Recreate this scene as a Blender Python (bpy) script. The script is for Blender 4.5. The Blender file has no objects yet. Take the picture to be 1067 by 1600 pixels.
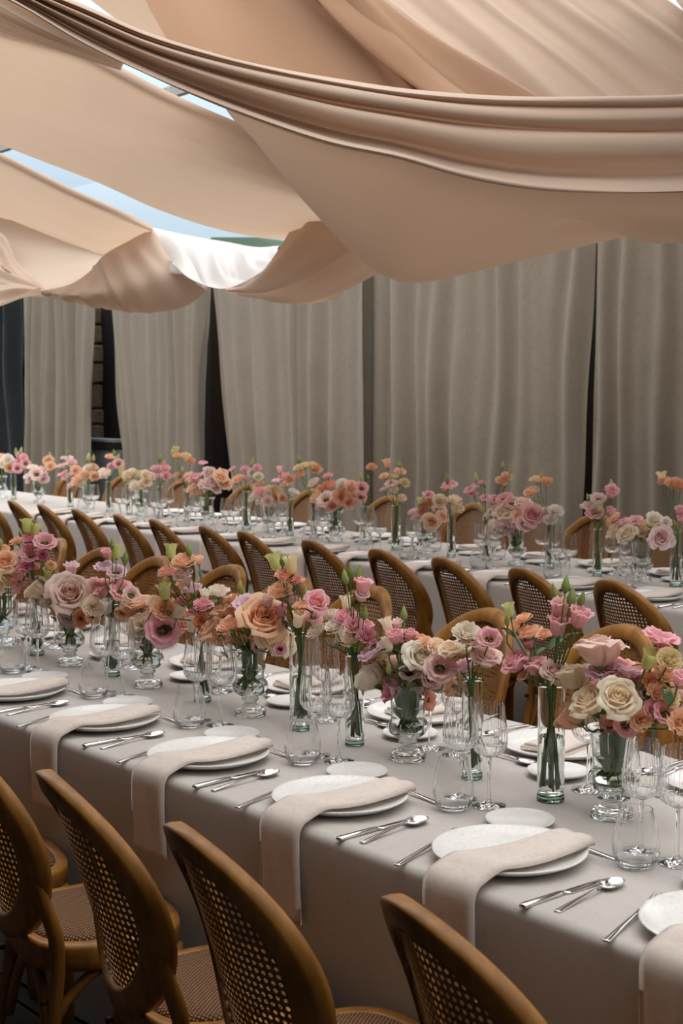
import bpy, bmesh, math, random
from mathutils import Vector, Matrix
sin, cos, pi, sqrt = math.sin, math.cos, math.pi, math.sqrt
S = bpy.context.scene
COL = S.collection
rnd = random.Random(7)

# ------------------------------------------------------------------ camera, sky, exposure
HC, PITCH, FPX = 1.69, math.atan(180 / 2222), 2222.0
cd = bpy.data.cameras.new('camera'); cam = bpy.data.objects.new('camera', cd); COL.objects.link(cam)
cam.location = (0, 0, HC); cam.rotation_euler = (pi / 2 - PITCH, 0, 0)
cd.sensor_fit = 'VERTICAL'; cd.sensor_height = 36; cd.lens = 36 * FPX / 1600; cd.clip_end = 300
cd.dof.use_dof = True; cd.dof.focus_distance = 3.7; cd.dof.aperture_fstop = 8
S.camera = cam
S.view_settings.view_transform = 'Standard'; S.view_settings.look = 'None'
S.view_settings.gamma = 1; S.view_settings.use_curve_mapping = False
S.view_settings.exposure = 0.95
S.cycles.max_bounces = 24; S.cycles.transmission_bounces = 24; S.cycles.transparent_max_bounces = 24
S.cycles.diffuse_bounces = 5; S.cycles.glossy_bounces = 6

W = bpy.data.worlds.new('overcast_sky'); S.world = W; W.use_nodes = True
wn = W.node_tree.nodes; wl = W.node_tree.links; wn.clear()
wo = wn.new('ShaderNodeOutputWorld'); bg = wn.new('ShaderNodeBackground'); wl.new(bg.outputs[0], wo.inputs[0])
tc = wn.new('ShaderNodeTexCoord'); sx = wn.new('ShaderNodeSeparateXYZ'); wl.new(tc.outputs['Generated'], sx.inputs[0])
cr = wn.new('ShaderNodeValToRGB'); wl.new(sx.outputs[2], cr.inputs[0])
e = cr.color_ramp.elements
e[0].position = 0.0; e[0].color = (.10, .12, .13, 1)
e[1].position = 1.0; e[1].color = (1.0, .975, .94, 1)
k = e.new(0.12); k.color = (.17, .21, .24, 1)
k = e.new(.5); k.color = (.74, .745, .74, 1)
k = e.new(0.22); k.color = (.27, .32, .37, 1)
wl.new(cr.outputs[0], bg.inputs[0]); bg.inputs[1].default_value = 1.9

# ------------------------------------------------------------------ frames of reference
class Frame:
    def __init__(s, deg):
        a = math.radians(deg); s.u = Vector((sin(a), -cos(a), 0)); s.v = Vector((cos(a), sin(a), 0)); s.rot = a - pi / 2
    def P(s, u, v, z=0.0): return s.u * u + s.v * v + Vector((0, 0, z))
NEAR, FAR = Frame(40.5), Frame(37.9)
CF = Vector((0, cos(PITCH), -sin(PITCH))); CU = Vector((0, sin(PITCH), cos(PITCH))); CR = Vector((1, 0, 0)); CO = Vector((0, 0, HC))
def ray(x, y): return CR * ((x - 533.5) / FPX) - CU * ((y - 800) / FPX) + CF
def on_z(x, y, z):
    r = ray(x, y); return CO + r * ((z - HC) / r.z)
def at_depth(x, y, d): return CO + ray(x, y) * d
def on_v(fr, x, y, v):
    r = ray(x, y); return CO + r * (v / r.dot(fr.v))
T = 0.76

# ------------------------------------------------------------------ helpers
def lin(h):
    def c(x):
        x /= 255.0
        return x / 12.92 if x < .04045 else ((x + .055) / 1.055) ** 2.4
    return tuple(c(x) for x in h)
def mesh(name, verts, faces, mat, smooth=True, tval=None, sharp=0):
    m = bpy.data.meshes.new(name); m.from_pydata([tuple(v) for v in verts], [], faces)
    if smooth: m.polygons.foreach_set('use_smooth', [True] * len(m.polygons))
    if tval is not None:
        a = m.attributes.new('t', 'FLOAT', 'POINT'); a.data.foreach_set('value', tval)
    if isinstance(mat, (list, tuple)):
        for q in mat: m.materials.append(q)
    elif mat: m.materials.append(mat)
    m.update()
    if sharp: m.set_sharp_from_angle(angle=sharp)
    return m
def obj(name, me, parent=None, loc=(0, 0, 0), rotz=0.0, **props):
    o = bpy.data.objects.new(name, me); COL.objects.link(o)
    if parent: o.parent = parent
    o.location = loc; o.rotation_euler = (0, 0, rotz)
    for k_, v_ in props.items(): o[k_] = v_
    return o
def copy_tree(o, parent=None):
    c = o.copy(); COL.objects.link(c); c.parent = parent
    for ch in o.children: copy_tree(ch, c)
    return c
class MB:
    def __init__(s): s.v = []; s.f = []
    def add(s, vs, fs):
        b = len(s.v); s.v += [Vector(q) for q in vs]; s.f += [tuple(i + b for i in f) for f in fs]
    def build(s, name, mat, smooth=True): return mesh(name, s.v, s.f, mat, smooth)
def grid_faces(nu, nv, wrap_u=False):
    fs = []
    for j in range(nv - 1):
        for i in range(nu if wrap_u else nu - 1):
            a, b = j * nu + i, j * nu + (i + 1) % nu
            fs.append((a, b, b + nu, a + nu))
    return fs
def lathe(prof, n=32, mod=None, caps=True):
    vs = []
    for (r, z) in prof:
        for i in range(n):
            th = 2 * pi * i / n
            rr = r * (mod(th, r, z) if mod else 1)
            vs.append((rr * cos(th), rr * sin(th), z))
    fs = grid_faces(n, len(prof), True)
    if caps:
        if prof[0][0] > 1e-4: fs.append(tuple(range(n))[::-1])
        if prof[-1][0] > 1e-4: fs.append(tuple(range(len(vs) - n, len(vs))))
    return vs, fs
def catmull(pts, n):
    """n points along a smooth curve through pts, spaced by arc length of the control polygon."""
    P = [Vector(p) for p in pts]
    if len(P) == 2: return [P[0].lerp(P[1], i / (n - 1)) for i in range(n)]
    L = [0]
    for a, b in zip(P, P[1:]): L.append(L[-1] + max((b - a).length, 1e-6))
    out = []; seg = 0
    for i in range(n):
        s = L[-1] * i / (n - 1)
        while seg < len(P) - 2 and s > L[seg + 1]: seg += 1
        t = (s - L[seg]) / (L[seg + 1] - L[seg]); t = min(max(t, 0), 1)
        p1, p2 = P[seg], P[seg + 1]; h = L[seg + 1] - L[seg]
        m1 = (p2 - P[seg - 1]) / (L[seg + 1] - L[seg - 1]) * h if seg > 0 else (p2 - p1)
        m2 = (P[seg + 2] - p1) / (L[seg + 2] - L[seg]) * h if seg + 2 < len(P) else (p2 - p1)
        t2, t3 = t * t, t * t * t
        out.append(p1 * (2 * t3 - 3 * t2 + 1) + m1 * (t3 - 2 * t2 + t) + p2 * (3 * t2 - 2 * t3) + m2 * (t3 - t2))
    return out
def tube(path, radii, n=8, flat=1.0, side=None):
    """swept tube; flat scales the cross-section along the binormal."""
    vs = []; N = len(path)
    ref = Vector(side) if side else Vector((0.31, 0.95, 0.05))
    for i, p in enumerate(path):
        t = (path[min(i + 1, N - 1)] - path[max(i - 1, 0)]).normalized()
        b = t.cross(ref)
        if b.length < 1e-4: b = t.cross(Vector((1, 0, 0)))
        b.normalize(); c = b.cross(t)
        r = radii[i] if isinstance(radii, (list, tuple)) else radii
        for k_ in range(n):
            th = 2 * pi * k_ / n
            vs.append(p + b * (r * cos(th)) + c * (r * flat * sin(th)))
    fs = grid_faces(n, N, True)
    fs.append(tuple(range(n))[::-1]); fs.append(tuple(range(len(vs) - n, len(vs))))
    return vs, fs
def boxv(x0, x1, y0, y1, z0, z1, M=None):
    vs = [Vector((x, y, z)) for z in (z0, z1) for y in (y0, y1) for x in (x0, x1)]
    if M: vs = [M @ q for q in vs]
    return vs, [(0, 2, 3, 1), (4, 5, 7, 6), (0, 1, 5, 4), (2, 6, 7, 3), (0, 4, 6, 2), (1, 3, 7, 5)]

# ------------------------------------------------------------------ materials
def mat(name):
    m = bpy.data.materials.new(name); m.use_nodes = True
    m.node_tree.nodes.clear(); return m, m.node_tree.nodes, m.node_tree.links
def out(n, l, sh):
    o = n.new('ShaderNodeOutputMaterial'); l.new(sh, o.inputs[0]); return o
def coords(n, l, scale=(1, 1, 1), space='Object'):
    t = n.new('ShaderNodeTexCoord'); m = n.new('ShaderNodeMapping'); m.inputs['Scale'].default_value = scale
    l.new(t.outputs[space], m.inputs[0]); return m.outputs[0]
def noise(n, l, vec, scale, detail=3, rough=.5):
    t = n.new('ShaderNodeTexNoise'); t.inputs['Scale'].default_value = scale; t.inputs['Detail'].default_value = detail
    t.inputs['Roughness'].default_value = rough; l.new(vec, t.inputs['Vector']); return t.outputs[0]
def ramp(n, l, fac, stops):
    r = n.new('ShaderNodeValToRGB'); el = r.color_ramp.elements
    while len(el) < len(stops): el.new(.5)
    for q, (p, c) in zip(el, stops): q.position = p; q.color = (*c, 1)
    l.new(fac, r.inputs[0]); return r.outputs[0]
def bump(n, l, h, strength=.3, dist=.01):
    b = n.new('ShaderNodeBump'); b.inputs['Strength'].default_value = strength; b.inputs['Distance'].default_value = dist
    l.new(h, b.inputs['Height']); return b.outputs[0]
def math_(n, l, op, a, b=None):
    m = n.new('ShaderNodeMath'); m.operation = op
    for i, q in enumerate((a, b)):
        if q is None: continue
        if isinstance(q, (int, float)): m.inputs[i].default_value = q
        else: l.new(q, m.inputs[i])
    return m.outputs[0]

def fabric(name, c, trans=0.0, weave=900, vary=.08, rough=.9, tcol=None, slub=.25):
    m, n, l = mat(name)
    v = coords(n, l)
    nz = noise(n, l, v, 2.2, 4)
    lo = weave * .1
    fine = noise(n, l, coords(n, l, (weave, lo, lo)), 1, 2); fine2 = noise(n, l, coords(n, l, (lo, weave, lo)), 1, 2)
    fine3 = noise(n, l, coords(n, l, (lo, lo, weave)), 1, 2)
    wv = math_(n, l, 'MULTIPLY', math_(n, l, 'ADD', math_(n, l, 'ADD', fine, fine2), fine3), .667)
    base = ramp(n, l, nz, [(.3, tuple(x * (1 - vary) for x in c)), (.7, tuple(min(1, x * (1 + vary)) for x in c))])
    mx = n.new('ShaderNodeMix'); mx.data_type = 'RGBA'; mx.blend_type = 'MULTIPLY'; mx.inputs[0].default_value = slub
    l.new(base, mx.inputs[6]); l.new(ramp(n, l, wv, [(.75, (.72, .72, .72)), (1.2, (1.12, 1.12, 1.12))]), mx.inputs[7])
    d = n.new('ShaderNodeBsdfPrincipled'); d.inputs['Roughness'].default_value = rough
    d.inputs['Specular IOR Level'].default_value = .15
    d.inputs['Sheen Weight'].default_value = .15
    l.new(mx.outputs[2], d.inputs['Base Color']); l.new(bump(n, l, wv, .12, .002), d.inputs['Normal'])
    sh = d.outputs[0]
    if trans:
        t = n.new('ShaderNodeBsdfTranslucent'); ms = n.new('ShaderNodeMixShader'); ms.inputs[0].default_value = trans
        t.inputs[0].default_value = (*(tcol or c), 1)
        l.new(sh, ms.inputs[1]); l.new(t.outputs[0], ms.inputs[2]); sh = ms.outputs[0]
    out(n, l, sh); return m
M = {}
M['drape'] = fabric('peach_voile', lin((194, 169, 149)), .2, 500, .03, .75, lin((210, 172, 142)), .12)
M['voile'] = fabric('skylit_peach_voile', lin((208, 187, 169)), .36, 500, .03, .75, lin((218, 188, 162)), .12)  # same peach fabric, skylight put into a lighter, more translucent colour
M['shaded_drape'] = fabric('shaded_peach_cloth', lin((172, 134, 106)), .04, 500, .03, .75, None, .12)  # same peach cloth where less lit, its shade put into a darker colour
M['skylit_white_voile'] = fabric('skylit_white_voile', lin((214, 209, 206)), .2, 500, .02, .75, None, .1)  # sky-lit swag end, its overexposed brightness put in as white
M['baffle'] = fabric('baffle_cloth', lin((200, 176, 156)), .08, 500, .03)  # for the unseen sheets added to block sky light
M['table_cloth'] = fabric('greige_linen', lin((188, 180, 173)), 0, 700, .03)
M['napkin'] = fabric('blush_linen', lin((212, 197, 187)), .0, 420, .04, slub=.4)
M['curtain'] = fabric('linen_curtain', lin((146, 134, 119)), .05, 260, .06, slub=.5)
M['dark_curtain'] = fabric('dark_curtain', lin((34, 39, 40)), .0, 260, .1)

def wood(name, c0, c1, c2, sc=(30, 30, 5), rough=.45):
    m, n, l = mat(name)
    v = coords(n, l, sc)
    w = noise(n, l, v, 1.0, 5, .6); big = noise(n, l, coords(n, l), 6, 3)
    s = math_(n, l, 'ADD', math_(n, l, 'MULTIPLY', w, .6), math_(n, l, 'MULTIPLY', big, .4))
    d = n.new('ShaderNodeBsdfPrincipled'); d.inputs['Roughness'].default_value = rough
    d.inputs['Specular IOR Level'].default_value = .35
    l.new(ramp(n, l, s, [(.3, c0), (.5, c1), (.7, c2)]), d.inputs['Base Color'])
    l.new(bump(n, l, w, .15, .003), d.inputs['Normal']); out(n, l, d.outputs[0]); return m
M['wood'] = wood('chair_wood', (.135, .052, .007), (.265, .108, .017), (.39, .175, .035))
M['bead'] = wood('bead_wood', (.09, .035, .01), (.14, .06, .018), (.18, .08, .025))
M['plank'] = wood('deck_wood', (.035, .026, .02), (.06, .046, .034), (.09, .07, .05), (4, 40, 40), .6)
M['beam'] = wood('beam_wood', (.3, .29, .28), (.4, .39, .38), (.5, .48, .46))
M['cane'] = wood('cane', (.14, .055, .012), (.22, .09, .02), (.30, .13, .034), (60, 60, 60), .5)

m, n, l = mat('rattan_seat'); M['rattan'] = m
v = coords(n, l)
def wave(vec_scale, rotz):
    mp = n.new('ShaderNodeMapping'); t = n.new('ShaderNodeTexCoord'); mp.inputs['Rotation'].default_value = (0, 0, rotz)
    l.new(t.outputs['Object'], mp.inputs[0]); w = n.new('ShaderNodeTexWave'); w.inputs['Scale'].default_value = vec_scale
    w.inputs['Distortion'].default_value = .6; l.new(mp.outputs[0], w.inputs['Vector']); return w.outputs[1]
h = math_(n, l, 'MULTIPLY', wave(42, .78), wave(42, -.78))
d = n.new('ShaderNodeBsdfPrincipled'); d.inputs['Roughness'].default_value = .7; d.inputs['Specular IOR Level'].default_value = .2
l.new(ramp(n, l, h, [(0, (.05, .022, .01)), (.35, (.21, .095, .035)), (.9, (.42, .22, .10))]), d.inputs['Base Color'])
l.new(bump(n, l, h, .8, .004), d.inputs['Normal']); out(n, l, d.outputs[0])

m, n, l = mat('glazed_stoneware'); M['plate'] = m
v = coords(n, l); sp = noise(n, l, v, 130, 3); sp2 = noise(n, l, v, 14, 3)
d = n.new('ShaderNodeBsdfPrincipled'); d.inputs['Roughness'].default_value = .22
l.new(ramp(n, l, sp, [(.22, (.60, .55, .50)), (.36, (.76, .73, .69)), (.7, (.82, .795, .765))]), d.inputs['Base Color'])
l.new(bump(n, l, sp2, .12, .004), d.inputs['Normal']); out(n, l, d.outputs[0])

m, n, l = mat('polished_steel'); M['steel'] = m
d = n.new('ShaderNodeBsdfPrincipled'); d.inputs['Metallic'].default_value = 1; d.inputs['Base Color'].default_value = (.72, .70, .68, 1)
d.inputs['Roughness'].default_value = .14; out(n, l, d.outputs[0])

def glass(name, col=(1, 1, 1), ior=1.46, rough=0.0):
    m, n, l = mat(name); d = n.new('ShaderNodeBsdfGlass'); d.inputs['Color'].default_value = (*col, 1)
    d.inputs['IOR'].default_value = ior; d.inputs['Roughness'].default_value = rough; out(n, l, d.outputs[0]); return m
M['glass'] = glass('clear_glass', (1, 1, 1))
M['vase_glass'] = glass('vase_glass', (.985, .995, .99))
M['green_glass'] = glass('thick_green_glass', (.70, .83, .76))
M['water'] = glass('water', (.985, .995, .98), 1.33)

m, n, l = mat('clear_roof_sheet'); M['roof'] = m
t = n.new('ShaderNodeBsdfTransparent'); t.inputs[0].default_value = (.95, .96, .97, 1)
g = n.new('ShaderNodeBsdfGlossy'); g.inputs['Roughness'].default_value = .1
ms = n.new('ShaderNodeMixShader'); ms.inputs[0].default_value = .04
l.new(t.outputs[0], ms.inputs[1]); l.new(g.outputs[0], ms.inputs[2]); out(n, l, ms.outputs[0])

def petal_mat(name, gam, dark):
    m, n, l = mat(name)
    oi = n.new('ShaderNodeObjectInfo'); at = n.new('ShaderNodeAttribute'); at.attribute_name = 't'
    gm = n.new('ShaderNodeGamma'); gm.inputs[1].default_value = gam; l.new(oi.outputs['Color'], gm.inputs[0])
    ml = n.new('ShaderNodeMix'); ml.data_type = 'RGBA'; ml.blend_type = 'MULTIPLY'; ml.inputs[0].default_value = 1
    l.new(gm.outputs[0], ml.inputs[6]); ml.inputs[7].default_value = (*dark, 1)
    mx = n.new('ShaderNodeMix'); mx.data_type = 'RGBA'
    nz = noise(n, l, coords(n, l), 9, 3)
    f = math_(n, l, 'ADD', at.outputs['Fac'], math_(n, l, 'MULTIPLY', math_(n, l, 'SUBTRACT', nz, .5), .35)); 
    l.new(f, mx.inputs[0]); l.new(ml.outputs[2], mx.inputs[6]); l.new(oi.outputs['Color'], mx.inputs[7])
    d = n.new('ShaderNodeBsdfPrincipled'); d.inputs['Roughness'].default_value = .6; d.inputs['Specular IOR Level'].default_value = .25
    l.new(mx.outputs[2], d.inputs['Base Color'])
    t = n.new('ShaderNodeBsdfTranslucent'); l.new(mx.outputs[2], t.inputs[0])
    ms = n.new('ShaderNodeMixShader'); ms.inputs[0].default_value = .4
    l.new(d.outputs[0], ms.inputs[1]); l.new(t.outputs[0], ms.inputs[2]); out(n, l, ms.outputs[0]); return m
M['petal'] = petal_mat('rose_petal', 1.1, (1.0, .97, .93))
M['lisi'] = petal_mat('lisianthus_petal', 1.05, (.97, .93, .92))

def plain(name, c, rough=.5, spec=.3):
    m, n, l = mat(name); nz = noise(n, l, coords(n, l), 30, 3)
    d = n.new('ShaderNodeBsdfPrincipled'); d.inputs['Roughness'].default_value = rough; d.inputs['Specular IOR Level'].default_value = spec
    l.new(ramp(n, l, nz, [(.3, tuple(x * .8 for x in c)), (.7, tuple(x * 1.15 for x in c))]), d.inputs['Base Color']); out(n, l, d.outputs[0]); return m
M['stem'] = plain('stem_green', (.11, .20, .045))
M['leaf'] = plain('leaf_green', (.045, .09, .03))
M['center'] = plain('flower_center', (.20, .15, .03))
M['stone'] = plain('old_stone', (.13, .095, .06), .9, .1)
M['mortar'] = plain('dark_wall', (.018, .016, .015), .9, .1)
M['sill'] = plain('pale_sill', (.25, .27, .27), .7)
M['dark_wood'] = plain('dark_wood', (.03, .018, .012), .6)
M['hedge'] = plain('hedge_green', (.03, .06, .035), .8)
M['plaster'] = plain('wall_cloth', (.16, .145, .125), .9, .1)

# ------------------------------------------------------------------ the room
def slab(name, fr, u0, u1, v0, v1, z0, z1, mt, **pr):
    vs, fs = boxv(0, 1, 0, 1, 0, 1)
    vs = [fr.P(u0 + q.x * (u1 - u0), v0 + q.y * (v1 - v0), z0 + q.z * (z1 - z0)) for q in vs]
    return obj(name, mesh(name, vs, fs, mt, False), None, **pr)
WV = 7.75                                       # the curtain line
slab('wall_back', FAR, -24, 5, 8.6, 8.75, 0, 3.15, M['mortar'], kind='structure', label='dark wall behind the linen curtains')
slab('wall_right', FAR, 4.0, 4.15, -3.5, 8.6, 0, 3.7, M['plaster'], kind='structure', label='cloth side wall beyond the table ends')
slab('wall_front', FAR, -24, 4.0, -3.5, -3.35, 0, 3.7, M['plaster'], kind='structure', label='cloth wall facing the curtains')
fl = slab('floor', FAR, -24, 4.2, -3.5, 8.6, -.06, -.022, M['mortar'], kind='structure', label='dark timber deck floor under the tables')
# deck planks where the deck shows between the chairs
pv, pf = boxv(-1.6, 1.6, -.0475, .0475, -.02, 0)
pm = mesh('plank', pv, pf, M['plank'], False)
for i in range(60):
    for jn in range(3):
        p = NEAR.P(-6.2 + jn * 3.22 + (i % 2) * .8, -.6 + i * .103)
        obj('plank', pm, fl, (p.x, p.y, rnd.uniform(-.002, .001)), NEAR.rot)
# clear roof on beams
slab('ceiling', FAR, -24, 4.2, -3.5, 9.5, 4.62, 4.63, M['roof'], kind='structure', label='clear roof sheet over the beams')
for i, (a0, a1, b0, b1) in enumerate([(-24, 4.2, 6.35, 6.41), (-24, 4.2, 1.0, 1.12)]):
    slab('roof_beam', FAR, a0, a1, b0, b1, 4.2, 4.29, M['beam'], kind='structure', label='grey beam under the clear roof')
for uu in (-21, 2.8):
    slab('roof_rafter', FAR, uu, uu + .1, -3.5, 9.4, 4.37, 4.6, M['beam'], kind='structure', label='grey rafter under the clear roof')

slab('ceiling_baffle', FAR, -24, 4.2, -3.5, 1.12, 3.7, 3.71, M['baffle'], kind='structure', label='added unseen light-blocking lining under the roof on the camera side')  # unseen sheet added to keep sky light off camera-facing surfaces
slab('ceiling_baffle', FAR, -4.8, 4.2, 4.6, 7.5, 4.5, 4.51, M['baffle'], kind='structure', label='added unseen light-blocking lining under the roof past the table ends')  # unseen cover added under the roof to darken the curtains on that side
# stones of the old wall seen in the gap between curtains
st = obj('wall_back_stone', mesh('stone_core', *boxv(0, 1, 0, 1, 0, 1), M['mortar'], False), None, kind='structure', label='old stone wall behind the gap in the curtains')
A = on_v(FAR, 118, 600, 8.35); B = on_v(FAR, 178, 600, 8.35)
ua, ub = A.dot(FAR.u), B.dot(FAR.u)
st.data.clear_geometry()
vs, fs = boxv(0, 1, 0, 1, 0, 1)
st.data.from_pydata([tuple(FAR.P(ua + q.x * (ub - ua), 8.36 + q.y * .2, q.z * 3.1)) for q in vs], [], fs)
zc = 1.15; row = 0
while zc < 2.75:
    hgt = rnd.uniform(.20, .30); u0 = ua - .1; 
    while u0 < ua + .62 * (ub - ua):
        wdt = min(rnd.uniform(.26, .48), ua + .72 * (ub - ua) - u0)
        if wdt < .1: break
        bm = bmesh.new(); bmesh.ops.create_cube(bm, size=1)
        for q in bm.verts: q.co = Vector((q.co.x * (wdt - .02), q.co.y * .16, q.co.z * (hgt - .02))) + Vector((rnd.uniform(-.012, .012), rnd.uniform(-.02, .02), rnd.uniform(-.012, .012)))
        bmesh.ops.bevel(bm, geom=bm.edges[:], offset=.02, segments=1, affect='EDGES')
        me = bpy.data.meshes.new('stone'); bm.to_mesh(me); bm.free(); me.materials.append(M['stone'])
        p = FAR.P(u0 + wdt / 2, 8.32, zc + hgt / 2)
        obj('stone', me, st, p, FAR.rot); u0 += wdt
    zc += hgt; row += 1
# low dark counter with a pale top in the same gap
A = on_v(FAR, 125, 700, 8.2); B = on_v(FAR, 200, 700, 8.2)
ua, ub = A.dot(FAR.u), B.dot(FAR.u)
cn = obj('sideboard', None, None, FAR.P((ua + ub) / 2, 8.15, 0), FAR.rot, label='dark sideboard with a pale top behind the curtain gap', category='sideboard')
hw = (ub - ua) / 2
ztop = on_v(FAR, 165, 686, 8.1).z
obj('counter_top', mesh('counter_top', *boxv(-hw, hw, -.14, .14, ztop - .03, ztop), M['sill'], False), cn)
obj('rail', mesh('rail', *boxv(-hw, hw, -.13, .13, ztop - .12, ztop - .03), M['dark_wood'], False), cn)
obj('body', mesh('body', *boxv(-hw, hw, -.11, .12, 0, ztop - .12), M['sill'], False), cn)

# ------------------------------------------------------------------ curtains
def curtain(name, xt0, xt1, xb0, xb1, label, mt, nf, amp, seed, v=WV, ytop=430, ybot=720, ztop=3.05, grp='linen curtains along the back wall'):
    r = random.Random(seed)
    U = lambda x, y: on_v(FAR, x, y, v).dot(FAR.u)
    z1, z0 = on_v(FAR, xt0, ytop, v).z, on_v(FAR, xb0, ybot, v).z
    a0, a1 = U(xt0, ytop), U(xt1, ytop); b0, b1 = U(xb0, ybot), U(xb1, ybot)
    ex = lambda p, q, z: p + (q - p) * (z1 - z) / (z1 - z0)
    nu, nv = max(60, nf * 10), 26
    ph = [(r.uniform(0, 6.28), r.uniform(.5, 1.5) * nf, r.uniform(.3, 1)) for _ in range(5)]
    vs = []
    uc = (a0 + a1) / 2
    for j in range(nv):
        z = ztop + (.015 - ztop) * j / (nv - 1)
        ul, ur = ex(a0, b0, z), ex(a1, b1, z)
        for i in range(nu):
            s = i / (nu - 1); ss = s + .012 * sin(3 * z + 9 * s)
            dz = sum(w * sin(2 * pi * f * ss + p + .25 * sin(z * 1.3 + p)) for p, f, w in ph) * amp / 1.6
            dz *= 1.5 * (.75 + .25 * sin(z * 1.1 + s * 5))
            vs.append(((ul + (ur - ul) * s) - uc, dz, z))
    o = obj(name, mesh(name, vs, grid_faces(nu, nv), mt), None, FAR.P(uc, v, 0), FAR.rot, label=label, category='curtain', group=grp)
    return o
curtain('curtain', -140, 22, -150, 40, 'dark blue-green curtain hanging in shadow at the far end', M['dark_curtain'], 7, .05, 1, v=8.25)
curtain('curtain', 38, 143, 42, 138, 'narrow greige linen curtain panel beside the gap showing stone wall', M['curtain'], 7, .05, 2)
curtain('curtain', 167, 325, 190, 316, 'greige linen curtain panel between the stone gap and a dark slit', M['curtain'], 7, .045, 3)
curtain('curtain', 326, 478, 352, 480, 'greige linen curtain panel with a flared hem by the dark slit', M['curtain'], 5, .03, 4)
curtain('curtain', 466, 572, 466, 572, 'smooth greige linen curtain panel overlapping its neighbour in the middle', M['curtain'], 3, .03, 5, v=WV - .1)
curtain('curtain', 567, 612, 571, 604, 'very narrow folded curtain strip at the middle seam', M['curtain'], 2, .03, 6)
curtain('curtain', 604, 923, 600, 908, 'widest greige curtain panel with deep folds toward the black slit', M['curtain'], 9, .04, 7, v=WV - .06)
curtain('curtain', 931, 1200, 922, 1210, 'brownish linen curtain panel standing past the black slit', M['curtain'], 6, .04, 8, v=WV - .1)
U = lambda x: on_v(FAR, x, 600, WV).dot(FAR.u)
rod = FAR.P(0, WV, 3.07); 
vs, fs = tube([FAR.P(-22, WV, 3.07), FAR.P(-8, WV, 3.07), FAR.P(3, WV, 3.07)], .018, 10)
obj('curtain_rod', mesh('curtain_rod', vs, fs, M['dark_wood']), None, label='dark rod carrying the linen curtains', category='curtain rod')
for i, x in enumerate((323, 926)):
    p = on_v(FAR, x, 600, 8.3)
    slab('wall_back_post', FAR, p.dot(FAR.u) - .09, p.dot(FAR.u) + .09, 8.3, 8.45, 0, 3.1, M['dark_wood'], kind='structure', label='dark post behind a slit between curtains')

# ------------------------------------------------------------------ ceiling drapes
def loft(rails, nu, nv, fold=None):
    R = []
    for rl in rails:
        R.append(catmull([at_depth(*p) for p in rl], nu))
    cols = [catmull([R[k][i] for k in range(len(R))], nv) for i in range(nu)]
    vs = [[cols[i][j] for i in range(nu)] for j in range(nv)]
    if fold:
        nn = []
        for j in range(nv):
            for i in range(nu):
                du = vs[j][min(i + 1, nu - 1)] - vs[j][max(i - 1, 0)]
                dv = vs[min(j + 1, nv - 1)][i] - vs[max(j - 1, 0)][i]
                q = du.cross(dv)
                q = q.normalized() if q.length > 1e-9 else Vector((0, -1, 0))
                if q.dot(CO - vs[j][i]) < 0: q = -q
                nn.append(q)
        return [vs[j][i] + nn[j * nu + i] * fold(i / (nu - 1), j / (nv - 1)) for j in range(nv) for i in range(nu)], grid_faces(nu, nv)
    return [vs[j][i] for j in range(nv) for i in range(nu)], grid_faces(nu, nv)
def drape(label, *patches, mt='drape'):
    b = MB()
    for p in patches: b.add(*p)
    c = sum(b.v, Vector()) / len(b.v)
    b.v = [q - c for q in b.v]
    return obj('ceiling_drape', b.build('ceiling_drape', M[mt]), None, c, label=label, category='drape', group='peach cloth swags under the clear roof')
def folds(spec):
    return lambda s, t: sum(a * sin(2 * pi * (f * t + g * s) + p) for a, f, g, p in spec)

# swag 1: gathered front edge and the belly hanging behind it
topA = [(-60, -70, 4.15), (40, -25, 4.22), (106, 0, 4.27), (180, 33, 4.37), (253, 61, 4.48), (390, 98, 4.72), (540, 126, 5.02), (640, 140, 5.22), (740, 147, 5.42), (870, 150, 5.7), (1067, 147, 6.12), (1250, 135, 6.5)]
lipA = [(-60, -36, 4.10), (10, -4, 4.2), (90, 44, 4.28), (177, 91, 4.4), (354, 167, 4.71), (540, 230, 5.02), (640, 250, 5.21), (729, 277, 5.4), (800, 290, 5.54), (881, 299, 5.7), (1067, 300, 6.1), (1250, 288, 6.45)]
def between(t, dz):
    a = catmull([Vector(p) for p in topA], 14); b = catmull([Vector(p) for p in lipA], 14)
    return [tuple(p.lerp(q, t) + Vector((0, 0, dz))) for p, q in zip(a, b)]
prof = [(0.0, .10), (.015, .01), (.05, -.03), (.10, .0), (.115, .08), (.13, .0), (.17, -.05), (.25, -.06), (.33, .0), (.365, .10), (.385, .02), (.43, -.055), (.52, -.07), (.62, -.05), (.72, .03), (.785, .10), (.81, .10), (.85, .04), (.92, -.07), (.985, -.19), (1.0, -.185), (1.01, -.05)]
pA = loft([between(t, d) for t, d in prof], 70, 110, folds([(.004, 3, 1.2, 0), (.003, 7, -2, 1)]))
lipB = [(330, 118, 4.7), (340, 140, 4.78), (354, 165, 4.83), (440, 198, 5.0), (540, 229, 5.15), (640, 249, 5.34), (729, 276, 5.5), (881, 298, 5.8), (1067, 299, 6.2), (1250, 287, 6.55)]
lowB = [(326, 120, 6.3), (340, 148, 6.4), (354, 168, 6.5), (400, 222, 6.65), (450, 284, 6.8), (500, 340, 6.95), (545, 386, 7.05), (578, 415, 7.1), (610, 433, 7.1), (645, 440, 7.1), (700, 432, 7.05), (800, 408, 7.0), (900, 385, 6.95), (1000, 363, 6.95), (1067, 350, 6.95), (1250, 318, 7.0)]
la = catmull([Vector(p) for p in lipB], 16); lb = catmull([Vector(p) for p in lowB], 16)
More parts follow.
